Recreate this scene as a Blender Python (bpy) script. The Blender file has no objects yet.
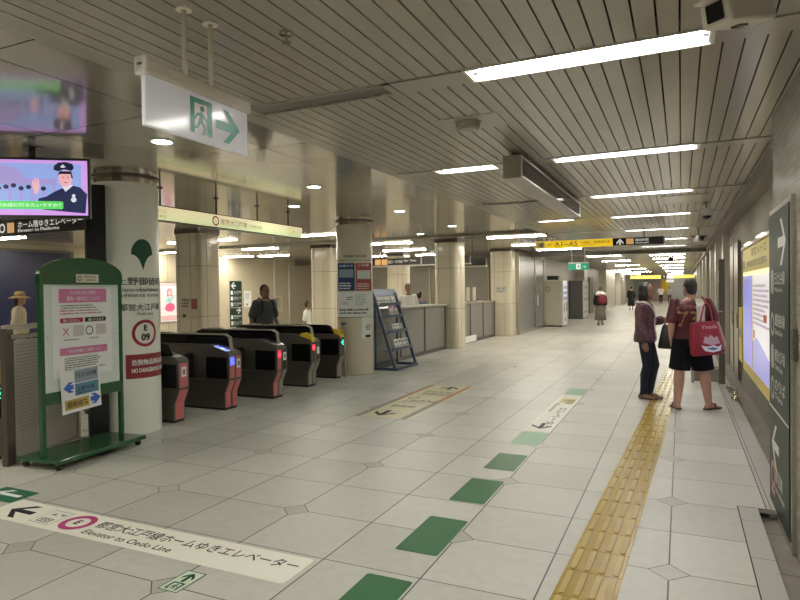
import bpy, bmesh, math, random
from mathutils import Vector, Matrix
from mathutils.bvhtree import BVHTree
random.seed(7)
S = bpy.context.scene
COL = S.collection
PI = math.pi
def V(*a): return Vector(a)
def rad(d): return d * PI / 180

# ------------------------------------------------------------------ camera, world, exposure
cam_d = bpy.data.cameras.new('camera'); cam = bpy.data.objects.new('camera', cam_d); COL.objects.link(cam)
cam_d.sensor_width = 36; cam_d.lens = 607.44 * 36 / 800; cam_d.clip_start = 0.05; cam_d.clip_end = 300
yaw, pitch, roll = rad(24.855), rad(-0.9003), rad(-0.7508)
fw = V(-math.sin(yaw) * math.cos(pitch), math.cos(yaw) * math.cos(pitch), math.sin(pitch))
rt = V(math.cos(yaw), math.sin(yaw), 0); up = rt.cross(fw)
r2 = rt * math.cos(roll) + up * math.sin(roll); u2 = up * math.cos(roll) - rt * math.sin(roll)
cm = Matrix((r2, u2, -fw)).transposed().to_4x4(); cm.translation = V(0, 0, 1.55); cam.matrix_world = cm
S.camera = cam
w = bpy.data.worlds.new('world'); S.world = w; w.use_nodes = True
w.node_tree.nodes['Background'].inputs[0].default_value = (0.9, 0.95, 1, 1)
w.node_tree.nodes['Background'].inputs[1].default_value = 0.02
S.view_settings.view_transform = 'Standard'; S.view_settings.look = 'None'
S.view_settings.exposure = -0.1; S.view_settings.gamma = 1.0; S.view_settings.use_curve_mapping = False
S.cycles.use_denoising = True
S.cycles.max_bounces = 8; S.cycles.diffuse_bounces = 5; S.cycles.glossy_bounces = 4
S.cycles.sample_clamp_indirect = 6.0
TUBE = 84.0          # brightness of the fluorescent tubes
PANEL = 62.0          # brightness of the flush fluorescent lights

# ------------------------------------------------------------------ materials
MATS = {}
def mat(name, col, rough=0.5, metal=0.0, emit=0.0, coat=0.0, noise=0.0, nscale=40, spec=0.5, bump=0.0, alpha=1.0, trans=0.0):
    if name in MATS: return MATS[name]
    m = bpy.data.materials.new(name); m.use_nodes = True; nt = m.node_tree
    b = nt.nodes['Principled BSDF']
    c = (*col, 1)
    b.inputs['Base Color'].default_value = c
    b.inputs['Roughness'].default_value = rough; b.inputs['Metallic'].default_value = metal
    b.inputs['Specular IOR Level'].default_value = spec
    b.inputs['Coat Weight'].default_value = coat; b.inputs['Coat Roughness'].default_value = 0.06
    b.inputs['Transmission Weight'].default_value = trans
    if emit:
        b.inputs['Emission Color'].default_value = c; b.inputs['Emission Strength'].default_value = emit
    if noise or bump:
        tc = nt.nodes.new('ShaderNodeTexCoord'); n = nt.nodes.new('ShaderNodeTexNoise')
        n.inputs['Scale'].default_value = nscale; n.inputs['Detail'].default_value = 4
        nt.links.new(tc.outputs['Object'], n.inputs['Vector'])
        if noise:
            mx = nt.nodes.new('ShaderNodeMix'); mx.data_type = 'RGBA'
            mx.inputs[6].default_value = tuple(min(1, x * (1 - noise)) for x in col) + (1,)
            mx.inputs[7].default_value = tuple(min(1, x * (1 + noise)) for x in col) + (1,)
            nt.links.new(n.outputs['Fac'], mx.inputs[0]); nt.links.new(mx.outputs[2], b.inputs['Base Color'])
        if bump:
            bp = nt.nodes.new('ShaderNodeBump'); bp.inputs['Strength'].default_value = bump; bp.inputs['Distance'].default_value = 0.01
            nt.links.new(n.outputs['Fac'], bp.inputs['Height']); nt.links.new(bp.outputs['Normal'], b.inputs['Normal'])
    MATS[name] = m
    return m

class NB:                                   # tiny node-building helper
    def __init__(s, name):
        s.m = bpy.data.materials.new(name); s.m.use_nodes = True; s.nt = s.m.node_tree
        s.b = s.nt.nodes['Principled BSDF']
        s.tc = s.nt.nodes.new('ShaderNodeTexCoord')
        s.sp = s.nt.nodes.new('ShaderNodeSeparateXYZ'); s.nt.links.new(s.tc.outputs['Object'], s.sp.inputs[0])
        s.x, s.y, s.z = s.sp.outputs
    def put(s, sock, v):
        if isinstance(v, (int, float)): sock.default_value = v
        elif isinstance(v, tuple): sock.default_value = v
        else: s.nt.links.new(v, sock)
    def M(s, op, a, b=0.0, c=0.0):
        n = s.nt.nodes.new('ShaderNodeMath'); n.operation = op
        for i, v in enumerate((a, b, c)): s.put(n.inputs[i], v)
        return n.outputs[0]
    def mix(s, f, a, b):
        n = s.nt.nodes.new('ShaderNodeMix'); n.data_type = 'RGBA'
        s.put(n.inputs[0], f); s.put(n.inputs[6], a); s.put(n.inputs[7], b); return n.outputs[2]
    def noise(s, scale, detail=3, vec=None):
        n = s.nt.nodes.new('ShaderNodeTexNoise'); n.inputs['Scale'].default_value = scale; n.inputs['Detail'].default_value = detail
        s.nt.links.new(vec or s.tc.outputs['Object'], n.inputs['Vector']); return n.outputs['Fac']
    def white(s, a, b):
        c = s.nt.nodes.new('ShaderNodeCombineXYZ'); s.put(c.inputs[0], a); s.put(c.inputs[1], b)
        n = s.nt.nodes.new('ShaderNodeTexWhiteNoise'); n.noise_dimensions = '2D'; s.nt.links.new(c.outputs[0], n.inputs['Vector']); return n.outputs['Value']
    def cdist(s, v):                        # distance (in cells) to the nearest integer
        return s.M('ABSOLUTE', s.M('SUBTRACT', s.M('FRACT', s.M('ADD', v, 0.5)), 0.5))

def floor_material():
    k = NB('granite_tile'); M = k.M
    u = M('DIVIDE', M('ADD', k.x, 0.07), 0.606); v = M('DIVIDE', M('SUBTRACT', k.y, 3.58), 0.6)
    du = M('MULTIPLY', k.cdist(u), 0.606); dv = M('MULTIPLY', k.cdist(v), 0.6)
    a = M('MULTIPLY', k.cdist(M('DIVIDE', u, 2.0)), 1.212); b = M('MULTIPLY', k.cdist(M('DIVIDE', v, 2.0)), 1.2)
    d = M('ADD', a, b)
    inside = M('LESS_THAN', d, 0.105)
    line = M('MAXIMUM', M('LESS_THAN', du, 0.0042), M('LESS_THAN', dv, 0.0034))
    line = M('MULTIPLY', line, M('SUBTRACT', 1.0, inside))
    line = M('MAXIMUM', line, M('LESS_THAN', M('ABSOLUTE', M('SUBTRACT', d, 0.105)), 0.0042))
    rnd = k.white(M('FLOOR', u), M('FLOOR', v))
    rnd2 = k.white(M('ROUND', M('DIVIDE', u, 2.0)), M('ROUND', M('DIVIDE', v, 2.0)))
    rnd = M('ADD', M('MULTIPLY', rnd, M('SUBTRACT', 1.0, inside)), M('MULTIPLY', M('MULTIPLY', M('SUBTRACT', rnd2, 0.9), 1.3), inside))
    fine = k.noise(150, 3); big = k.noise(0.9, 4); mid = k.noise(14, 5)
    f = M('ADD', M('MULTIPLY', rnd, 0.15), M('ADD', M('MULTIPLY', fine, 0.49), M('ADD', M('MULTIPLY', big, 0.22), M('MULTIPLY', mid, 0.24))))
    base = k.mix(f, (0.21, 0.20, 0.165, 1), (0.80, 0.775, 0.70, 1))
    col = k.mix(line, base, (0.045, 0.042, 0.035, 1))
    k.put(k.b.inputs['Base Color'], col)
    k.put(k.b.inputs['Roughness'], M('ADD', 0.30, M('MULTIPLY', mid, 0.16)))
    k.b.inputs['Specular IOR Level'].default_value = 0.5
    return k.m
def brick_material(name, c1, c2, mortar, axis, w=0.227, h=0.06, rough=0.16, msize=0.05):
    k = NB(name)
    cb = k.nt.nodes.new('ShaderNodeCombineXYZ'); k.put(cb.inputs[0], k.y if axis == 'y' else k.x); k.put(cb.inputs[1], k.z)
    t = k.nt.nodes.new('ShaderNodeTexBrick'); k.nt.links.new(cb.outputs[0], t.inputs['Vector'])
    t.inputs['Scale'].default_value = 1; t.inputs['Brick Width'].default_value = w; t.inputs['Row Height'].default_value = h
    t.inputs['Mortar Size'].default_value = msize * h; t.inputs['Mortar Smooth'].default_value = 0.1; t.inputs['Bias'].default_value = 0
    t.inputs['Color1'].default_value = (*c1, 1); t.inputs['Color2'].default_value = (*c2, 1); t.inputs['Mortar'].default_value = (*mortar, 1)
    k.nt.links.new(t.outputs['Color'], k.b.inputs['Base Color'])
    k.put(k.b.inputs['Roughness'], k.M('ADD', rough, k.M('MULTIPLY', t.outputs['Fac'], 0.5)))
    bp = k.nt.nodes.new('ShaderNodeBump'); bp.inputs['Strength'].default_value = 0.4; bp.inputs['Distance'].default_value = 0.004
    bp.inputs['Strength'].default_value = 0.15; hgt = k.M('SUBTRACT', 0.5, t.outputs['Fac'])
    k.put(bp.inputs['Height'], hgt); k.nt.links.new(bp.outputs['Normal'], k.b.inputs['Normal'])
    return k.m
def panel_ceiling_material():
    k = NB('enamel_ceiling_panel'); M = k.M
    u = M('DIVIDE', M('ADD', k.x, 3.42), 1.25); v = M('DIVIDE', M('SUBTRACT', k.y, 2.06), 1.235)
    line = M('MAXIMUM', M('LESS_THAN', M('MULTIPLY', k.cdist(u), 1.25), 0.006), M('LESS_THAN', M('MULTIPLY', k.cdist(v), 1.235), 0.006))
    rnd = k.white(M('FLOOR', u), M('FLOOR', v))
    base = k.mix(rnd, (0.40, 0.365, 0.30, 1), (0.44, 0.405, 0.335, 1))
    k.put(k.b.inputs['Base Color'], k.mix(line, base, (0.02, 0.02, 0.018, 1)))
    k.put(k.b.inputs['Roughness'], M('ADD', 0.085, M('MULTIPLY', rnd, 0.06)))
    k.b.inputs['Metallic'].default_value = 0.42; k.b.inputs['Specular IOR Level'].default_value = 0.75
    bp = k.nt.nodes.new('ShaderNodeBump'); bp.inputs['Strength'].default_value = 0.05; bp.inputs['Distance'].default_value = 0.02
    k.put(bp.inputs['Height'], k.noise(1.4, 2)); k.nt.links.new(bp.outputs['Normal'], k.b.inputs['Normal'])
    return k.m
def big_tile_material(name, c1, c2, w, h, rough=0.15):
    k = NB(name); M = k.M
    u = M('DIVIDE', k.y, w); v = M('DIVIDE', k.z, h)
    line = M('MAXIMUM', M('LESS_THAN', M('MULTIPLY', k.cdist(u), w), 0.006), M('LESS_THAN', M('MULTIPLY', k.cdist(v), h), 0.005))
    base = k.mix(k.noise(2.5, 3), (*c1, 1), (*c2, 1))
    k.put(k.b.inputs['Base Color'], k.mix(line, base, (0.2, 0.17, 0.11, 1)))
    k.b.inputs['Roughness'].default_value = rough
    return k.m

FLOOR = floor_material()
WALLTILE = brick_material('glazed_brick_tile', (0.37, 0.345, 0.28), (0.32, 0.30, 0.24), (0.08, 0.07, 0.05), 'y', msize=0.07, rough=.22)
ENAMEL = panel_ceiling_material()
COLTILE = big_tile_material('cream_column_tile', (0.60, 0.54, 0.41), (0.68, 0.62, 0.49), 50.0, 1.06)
HALLWALL = big_tile_material('cream_hall_wall', (0.50, 0.44, 0.32), (0.57, 0.51, 0.38), 3.0, 50.0, 0.28)
SLAT = mat('cream_slat_metal', (0.375, 0.35, 0.295), 0.20, noise=0.05, nscale=3)
DARKGAP = mat('dark_gap', (0.03, 0.028, 0.024), 0.8)
STEEL = mat('brushed_steel', (0.50, 0.47, 0.41), 0.28, 0.9, noise=0.05, nscale=120)
DKSTEEL = mat('dark_bronze_steel', (0.13, 0.11, 0.095), 0.35, 0.7)
CHROME = mat('polished_steel', (0.62, 0.57, 0.50), 0.08, 1.0)
WHITE = mat('white_enamel', (0.78, 0.77, 0.73), 0.35, noise=0.02)
CREAMPL = mat('cream_plastic', (0.74, 0.70, 0.61), 0.4, noise=0.03)
BLACK = mat('black_plastic', (0.012, 0.012, 0.013), 0.3)
BLKGLASS = mat('black_glass', (0.006, 0.006, 0.007), 0.07, spec=0.6)
GREYMET = mat('grey_bronze_metal', (0.145, 0.127, 0.11), 0.33, 0.55, noise=0.06, nscale=60)
PINK = mat('faded_pink_film', (0.60, 0.17, 0.165), 0.45, noise=0.08, nscale=25)
GREEN = mat('green_paint', (0.006, 0.075, 0.017), 0.26, coat=0.4, noise=0.08, nscale=5)
FLGREEN = mat('floor_green_film', (0.018, 0.12, 0.035), 0.38, noise=0.16, nscale=60)
FLGREENW = mat('floor_worn_green_film', (0.24, 0.40, 0.26), 0.42, noise=0.22, nscale=60)
FLWHITE = mat('floor_cream_film', (0.88, 0.85, 0.74), 0.45, noise=0.03, nscale=30)
INK = mat('black_ink', (0.012, 0.012, 0.014), 0.55)
GREYINK = mat('grey_ink', (0.22, 0.22, 0.22), 0.6)
PAPER = mat('white_paper', (0.86, 0.86, 0.84), 0.6, noise=0.02)
PAPERGREEN = mat('pale_backing_paper', (0.70, 0.76, 0.70), 0.5, noise=0.02)
MAGENTA = mat('magenta_print', (0.50, 0.045, 0.20), 0.5)
PINKPRINT = mat('pink_print', (0.62, 0.19, 0.38), 0.55)
CRIMSON = mat('crimson_film', (0.42, 0.035, 0.04), 0.4)
DEEPRED = mat('dark_red_film', (0.27, 0.022, 0.028), 0.4)
LEAFGREEN = mat('dark_green_print', (0.008, 0.07, 0.035), 0.45)
WHITEINK = mat('white_print', (0.85, 0.85, 0.83), 0.5)
ORANGE = mat('orange_print', (0.62, 0.30, 0.12), 0.5)
YELLOWPL = mat('yellow_plastic', (0.72, 0.50, 0.02), 0.35)
BLUEPRINT = mat('blue_print', (0.04, 0.13, 0.55), 0.5)
RUBBER = mat('black_rubber', (0.02, 0.02, 0.02), 0.7)
TUBEM = mat('fluorescent_tube_glow', (1.0, 0.985, 0.93), emit=TUBE)
PANELM = mat('fluorescent_panel_glow', (1.0, 0.94, 0.80), emit=PANEL)
DOWNM = mat('downlight_glow', (0.80, 1.0, 0.88), emit=70.0)

# ------------------------------------------------------------------ mesh helpers
class Fl:                                   # flat drawing frame: x along u, y along v, e along the normal
    def __init__(s, o, u, v): s.o = Vector(o); s.u = Vector(u).normalized(); s.v = Vector(v).normalized(); s.n = s.u.cross(s.v)
    def __call__(s, x, y, e=0): return s.o + s.u * x + s.v * y + s.n * e
class Cy:                                   # drawing frame wrapped round an upright cylinder
    def __init__(s, cx, cy, R, a0, z0): s.c = (cx, cy, R, a0, z0)
    def __call__(s, x, y, e=0):
        cx, cy, R, a0, z0 = s.c; a = a0 + x / R
        return V(cx + (R + e) * math.cos(a), cy + (R + e) * math.sin(a), z0 + y)
class Proj:                                 # drawing frame pressed on to a mesh along one direction
    def __init__(s, o, u, v, bvh, far=1.0): s.f = Fl(o, u, v); s.b = bvh; s.far = far
    def __call__(s, x, y, e=0):
        p = s.f(x, y, s.far); h = s.b.ray_cast(p, -s.f.n)
        return (h[0] if h[0] else s.f(x, y, 0)) + s.f.n * (e + 0.003)

class MB:
    def __init__(s): s.v = []; s.f = []; s.m = []
    def add(s, vs, fs, mi=0):
        n = len(s.v); s.v += [Vector(p) for p in vs]
        for f in fs: s.f.append([i + n for i in f]); s.m.append(mi)
        return s
    def box(s, c, d, mi=0, rz=0.0, M=None):
        x, y, z = d[0] / 2, d[1] / 2, d[2] / 2
        vs = [V(i * x, j * y, k * z) for k in (-1, 1) for j in (-1, 1) for i in (-1, 1)]
        R = M or Matrix.Rotation(rz, 3, 'Z')
        return s.add([R @ p + Vector(c) for p in vs], [(0, 2, 3, 1), (4, 5, 7, 6), (0, 1, 5, 4), (2, 6, 7, 3), (0, 4, 6, 2), (1, 3, 7, 5)], mi)
    def bx(s, x0, x1, y0, y1, z0, z1, mi=0):
        return s.box(((x0 + x1) / 2, (y0 + y1) / 2, (z0 + z1) / 2), (abs(x1 - x0), abs(y1 - y0), abs(z1 - z0)), mi)
    def bbox(s, c, d, b=0.01, mi=0, rz=0.0, seg=2):          # box with bevelled edges
        bm = bmesh.new(); bmesh.ops.create_cube(bm, size=1.0)
        for v in bm.verts: v.co = V(v.co.x * d[0], v.co.y * d[1], v.co.z * d[2])
        bmesh.ops.bevel(bm, geom=list(bm.edges), offset=b, segments=seg, affect='EDGES', profile=0.5)
        R = Matrix.Rotation(rz, 3, 'Z'); bm.verts.index_update()
        s.add([R @ v.co + Vector(c) for v in bm.verts], [[v.index for v in f.verts] for f in bm.faces], mi); bm.free(); return s
    def prism(s, pts, frame, e0, e1, mi=0):
        n = len(pts)
        vs = [frame(x, y, e0) for x, y in pts] + [frame(x, y, e1) for x, y in pts]
        fs = [list(range(n))[::-1], list(range(n, 2 * n))] + [[i, (i + 1) % n, n + (i + 1) % n, n + i] for i in range(n)]
        return s.add(vs, fs, mi)
    def poly(s, pts, frame, e=0.002, mi=0): return s.add([frame(x, y, e) for x, y in pts], [list(range(len(pts)))], mi)
    def rect(s, x0, x1, y0, y1, frame, e=0.002, mi=0, nx=1, ny=1):
        vs = [frame(x0 + (x1 - x0) * i / nx, y0 + (y1 - y0) * j / ny, e) for j in range(ny + 1) for i in range(nx + 1)]
        fs = [(j * (nx + 1) + i, j * (nx + 1) + i + 1, (j + 1) * (nx + 1) + i + 1, (j + 1) * (nx + 1) + i) for j in range(ny) for i in range(nx)]
        return s.add(vs, fs, mi)
    def rrect(s, x0, x1, y0, y1, r, frame, e=0.002, mi=0):
        pts = []
        for cx, cy, a in ((x1 - r, y1 - r, 0), (x0 + r, y1 - r, 90), (x0 + r, y0 + r, 180), (x1 - r, y0 + r, 270)):
            for k in range(5): t = rad(a + k * 22.5); pts.append((cx + r * math.cos(t), cy + r * math.sin(t)))
        return s.poly(pts, frame, e, mi)
    def disc(s, cx, cy, r, frame, e=0.002, mi=0, n=28): return s.poly([(cx + r * math.cos(2 * PI * i / n), cy + r * math.sin(2 * PI * i / n)) for i in range(n)], frame, e, mi)
    def ring(s, cx, cy, r0, r1, frame, e=0.002, mi=0, n=36, sq=1.0):
        vs = []
        for i in range(n):
            t = 2 * PI * i / n
            vs += [frame(cx + r0 * math.cos(t), cy + r0 * math.sin(t) * sq, e), frame(cx + r1 * math.cos(t), cy + r1 * math.sin(t) * sq, e)]
        return s.add(vs, [(2 * i, 2 * i + 1, 2 * ((i + 1) % n) + 1, 2 * ((i + 1) % n)) for i in range(n)], mi)
    def tube(s, path, r, seg=10, mi=0, caps=True, sq=None):
        P = [Vector(p) for p in path]; R = r if isinstance(r, (list, tuple)) else [r] * len(P)
        rings = []; prev = None
        for i, p in enumerate(P):
            t = (P[min(i + 1, len(P) - 1)] - P[max(i - 1, 0)]).normalized()
            a = (prev - t * prev.dot(t)) if prev is not None else t.orthogonal()
            if a.length < 1e-4: a = t.orthogonal()
            a.normalize(); prev = a; b = t.cross(a)
            rings.append((p, a, b, R[i], t))
        if caps:                                             # rounded ends
            p, a, b, q, t = rings[0]; rings = [(p - t * q * .87, a, b, q * .5, t), (p - t * q * .5, a, b, q * .87, t)] + rings
            p, a, b, q, t = rings[-1]; rings += [(p + t * q * .5, a, b, q * .87, t), (p + t * q * .87, a, b, q * .5, t)]
        vs = []
        for p, a, b, q, t in rings: vs += [p + (a * math.cos(2 * PI * k / seg) + b * math.sin(2 * PI * k / seg)) * q for k in range(seg)]
        n = len(rings)
        fs = [(i * seg + k, i * seg + (k + 1) % seg, (i + 1) * seg + (k + 1) % seg, (i + 1) * seg + k) for i in range(n - 1) for k in range(seg)]
        fs += [list(range(seg))[::-1], [(n - 1) * seg + k for k in range(seg)]]
        return s.add(vs, fs, mi)
    def cyl(s, c, r, z0, z1, n=32, mi=0, r1=None):
        r1 = r if r1 is None else r1
        vs = [V(c[0] + r * math.cos(2 * PI * i / n), c[1] + r * math.sin(2 * PI * i / n), z0) for i in range(n)] + \
             [V(c[0] + r1 * math.cos(2 * PI * i / n), c[1] + r1 * math.sin(2 * PI * i / n), z1) for i in range(n)]
        return s.add(vs, [list(range(n))[::-1], list(range(n, 2 * n))] + [[i, (i + 1) % n, n + (i + 1) % n, n + i] for i in range(n)], mi)
    def lathe(s, c, prof, n=24, mi=0):
        vs = [V(c[0] + r * math.cos(2 * PI * i / n), c[1] + r * math.sin(2 * PI * i / n), c[2] + z) for r, z in prof for i in range(n)]
        return s.add(vs, [(j * n + i, j * n + (i + 1) % n, (j + 1) * n + (i + 1) % n, (j + 1) * n + i) for j in range(len(prof) - 1) for i in range(n)], mi)
    def loft(s, rings, seg=20, mi=0, ex=2.0):                # rings: (centre, half-axis a, half-axis b)
        vs = []
        for c, a, b in rings:
            for k in range(seg):
                t = 2 * PI * k / seg; ct, st = math.cos(t), math.sin(t)
                ct = math.copysign(abs(ct) ** (2 / ex), ct); st = math.copysign(abs(st) ** (2 / ex), st)
                vs.append(Vector(c) + Vector(a) * ct + Vector(b) * st)
        n = len(rings)
        fs = [(i * seg + k, i * seg + (k + 1) % seg, (i + 1) * seg + (k + 1) % seg, (i + 1) * seg + k) for i in range(n - 1) for k in range(seg)]
        fs += [list(range(seg))[::-1], [(n - 1) * seg + k for k in range(seg)]]
        return s.add(vs, fs, mi)
    def ell(s, c, r, n=16, mi=0, R=None):
        R = R or Matrix.Identity(3); vs = []; rows = n // 2
        for j in range(1, rows):
            ph = PI * j / rows
            for i in range(n): t = 2 * PI * i / n; vs.append(R @ V(r[0] * math.sin(ph) * math.cos(t), r[1] * math.sin(ph) * math.sin(t), r[2] * math.cos(ph)) + Vector(c))
        k = len(vs); vs += [R @ V(0, 0, r[2]) + Vector(c), R @ V(0, 0, -r[2]) + Vector(c)]
        fs = [(j * n + i, (j + 1) * n + i, (j + 1) * n + (i + 1) % n, j * n + (i + 1) % n) for j in range(rows - 2) for i in range(n)]
        fs += [(k, i, (i + 1) % n) for i in range(n)] + [(k + 1, (rows - 2) * n + (i + 1) % n, (rows - 2) * n + i) for i in range(n)]
        return s.add(vs, fs, mi)
    def mesh(s, name, mats, smooth=False):
        me = bpy.data.meshes.new(name); me.from_pydata([tuple(p) for p in s.v], [], s.f)
        for m in (mats if isinstance(mats, (list, tuple)) else [mats]): me.materials.append(m)
        for p, i in zip(me.polygons, s.m): p.material_index = i; p.use_smooth = smooth
        me.validate(); me.update(); return me
    def build(s, name, mats, parent=None, smooth=False, loc=None, rz=0.0, auto=None):
        me = s.mesh(name, mats, smooth or auto is not None)
        if auto is not None:
            bm = bmesh.new(); bm.from_mesh(me)
            bmesh.ops.recalc_face_normals(bm, faces=bm.faces)
            for e in bm.edges: e.smooth = len(e.link_faces) == 2 and e.calc_face_angle(0) < rad(auto)
            bm.to_mesh(me); bm.free()
        o = bpy.data.objects.new(name, me); COL.objects.link(o)
        if parent: o.parent = parent
        if loc: o.location = loc
        o.rotation_euler.z = rz
        return o

def tag(o, label, cat, group=None, kind=None):
    if label: o['label'] = label
    if cat: o['category'] = cat
    if group: o['group'] = group
    if kind: o['kind'] = kind
    return o
def thing(name, label, cat, loc=(0, 0, 0), rz=0.0, group=None):
    o = bpy.data.objects.new(name, None); COL.objects.link(o); o.empty_display_size = 0.1
    o.location = loc; o.rotation_euler.z = rz
    return tag(o, label, cat, group)
def struct(o): o['kind'] = 'structure'; return o
def dup(root, loc, rz, label, group=None):
    r = root.copy(); COL.objects.link(r); r.location = loc; r.rotation_euler.z = rz; r['label'] = label
    if group: r['group'] = group
    for ch in list(root.children):
        c = ch.copy(); COL.objects.link(c); c.parent = r
        for g in list(ch.children):
            d = g.copy(); COL.objects.link(d); d.parent = c
    return r

GL = {}
def glyphs(t):
    if t not in GL:
        c = bpy.data.curves.new('glyph', 'FONT'); c.body = t; c.resolution_u = 2
        o = bpy.data.objects.new('glyph', c); COL.objects.link(o)
        me = o.evaluated_get(bpy.context.evaluated_depsgraph_get()).to_mesh()
        vs = [(v.co.x, v.co.y) for v in me.vertices]; fs = [list(p.vertices) for p in me.polygons]
        o.evaluated_get(bpy.context.evaluated_depsgraph_get()).to_mesh_clear()
        bpy.data.objects.remove(o); bpy.data.curves.remove(c)
        xs = [p[0] for p in vs]; ys = [p[1] for p in vs]
        n0 = len(vs); f0 = list(fs)                             # a slightly bold face: copies set side by side
        for dx, dy in ((.014, 0), (.007, .010)):
            k0 = len(vs); vs = vs + [(x + dx, y + dy) for x, y in vs[:n0]]; fs = fs + [[i + k0 for i in f] for f in f0]
        vs = [(p[0], p[1], (i // n0) * .00018) for i, p in enumerate(vs)]
        GL[t] = (vs, fs, (min(xs), max(xs), min(ys), max(ys)))
    return GL[t]
def text(mb, t, x, y, h, frame, w=None, align='l', e=0.003, mi=0, shear=0.0, arc=0.0, bold=0.0):
    if bold:
        for k, (dx, dy) in enumerate(((-bold, 0), (0, bold), (0, -bold), (bold, 0))): text(mb, t, x + dx * h, y + dy * h, h, frame, w, align, e + .0008 * (k + 1), mi, shear, arc)
    vs, fs, (a, b, c, d) = glyphs(t)
    sy = h / max(d - c, 1e-6); sx = (w / (b - a)) if w else sy
    W = (b - a) * sx; ox = {'l': 0, 'c': -W / 2, 'r': -W}[align]
    out = []
    for px, py, pe in vs:
        X = (px - a) * sx + ox; Y = (py - c) * sy
        X += shear * Y
        Y -= arc * X * X
        out.append(frame(x + X, y + Y, e + pe))
    return mb.add(out, fs, mi)
def arrow_pts(cx, cy, L, W, t, ang):                          # shaft arrow with an open barbed head
    h = W / 2; q = t * 0.72
    P = [(L / 2, 0), (L / 2 - h - .2 * t, h), (L / 2 - h - .2 * t - 1.3 * t, h), (L / 2 - 1.6 * t, q * .7), (-L / 2, q * .7), (-L / 2, -q * .7), (L / 2 - 1.6 * t, -q * .7),
         (L / 2 - h - .2 * t - 1.3 * t, -h), (L / 2 - h - .2 * t, -h)]
    c, s = math.cos(ang), math.sin(ang)
    return [(cx + x * c - y * s, cy + x * s + y * c) for x, y in P]
def lines_of_print(mb, x0, x1, y0, y1, rows, frame, e=0.003, mi=0, fill=0.9, seed=1):
    r = random.Random(seed); H = (y1 - y0) / rows             # rows of unreadably small characters
    for k in range(rows):
        y = y1 - (k + .5) * H; x = x0; end = x0 + (x1 - x0) * r.uniform(fill - .25, fill)
        while x < end:
            wd = H * r.uniform(.3, .6)
            mb.rect(x, min(x + wd, x1), y - H * .28, y + H * .28 * r.uniform(.3, 1), frame, e, mi); x += wd + H * r.uniform(.15, .3)
    return mb
def runner(mb, x, y, h, frame, e, mi=0, mi2=None):            # running figure of an escape pictogram
    P = lambda pts: mb.poly([(x + px * h, y + py * h) for px, py in pts], frame, e, mi)
    mb.disc(x + .10 * h, y + .86 * h, .105 * h, frame, e, mi, 14)
    P([(-.08, .42), (.12, .40), (.16, .70), (.02, .75)]); P([(.14, .70), (.34, .52), (.44, .58), (.40, .50), (.31, .44), (.10, .60)])
    P([(.02, .74), (-.20, .66), (-.30, .46), (-.24, .44), (-.14, .58), (.02, .64)])
    P([(.12, .42), (.02, .40), (.16, .22), (.10, .0), (.18, -.02), (.26, .24)]); P([(-.08, .44), (.04, .40), (-.10, .18), (-.36, .14), (-.36, .21), (-.16, .24)])

# ------------------------------------------------------------------ the setting: floor, walls, ceilings, columns
b = MB()
b.add([V(-15.4, -8, 0), V(.35, -8, 0), V(.35, 4.86, 0), V(-15.4, 4.86, 0)], [(0, 1, 2, 3)])
b.add([V(-15.4, 4.86, 0), V(.53, 4.86, 0), V(.53, 73, 0), V(-15.4, 73, 0)], [(0, 1, 2, 3)])
b.add([V(.35, -8, 0), V(.475, -8, 0), V(.475, 4.86, 0), V(.35, 4.86, 0)], [(0, 1, 2, 3)], 1)
b.add([V(.53, 4.86, 0), V(.685, 4.86, 0), V(.685, 73, 0), V(.53, 73, 0)], [(0, 1, 2, 3)], 1)
b.bx(.472, .61, 4.86, 5.24, -.03, -.0005, 1)
b.bx(.41, .475, -8, 4.83, -.09, -.001, 1); b.bx(.55, .685, 4.9, 73, -.09, -.001, 1)
b.add([V(.47, -8, -.07), V(.95, -8, -.07), V(.95, 73, -.07), V(.47, 73, -.07)], [(0, 1, 2, 3)], 2)
for p in ((.347, .354, -8, 4.86), (.525, .531, 4.86, 73), (.556, .560, 4.86, 73)):      # border joints
    b.add([V(p[0], p[2], .0008), V(p[1], p[2], .0008), V(p[1], p[3], .0008), V(p[0], p[3], .0008)], [(0, 1, 2, 3)], 3)
b.add([V(.347, 4.853, .0008), V(.56, 4.853, .0008), V(.56, 4.861, .0008), V(.347, 4.861, .0008)], [(0, 1, 2, 3)], 3)
for k in range(12):
    y = -1.0 + k * .62
    if y < 4.7: b.add([V(.35, y, .0008), V(.475, y, .0008), V(.475, y + .004, .0008), V(.35, y + .004, .0008)], [(0, 1, 2, 3)], 3)
for k in range(40):
    y = -1.0 + k * .62
    b.add([V(.475, y, -.069), V(.9, y, -.069), V(.9, y + .006, -.069), V(.475, y + .006, -.069)], [(0, 1, 2, 3)], 3)
STRIP = mat('granite_border', (0.43, 0.41, 0.365), 0.36, noise=0.14, nscale=180)
GUTTER = mat('worn_drain_tile', (0.22, 0.19, 0.155), 0.5, noise=0.25, nscale=9)
struct(b.build('floor', [FLOOR, STRIP, GUTTER, DARKGAP]))

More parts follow.
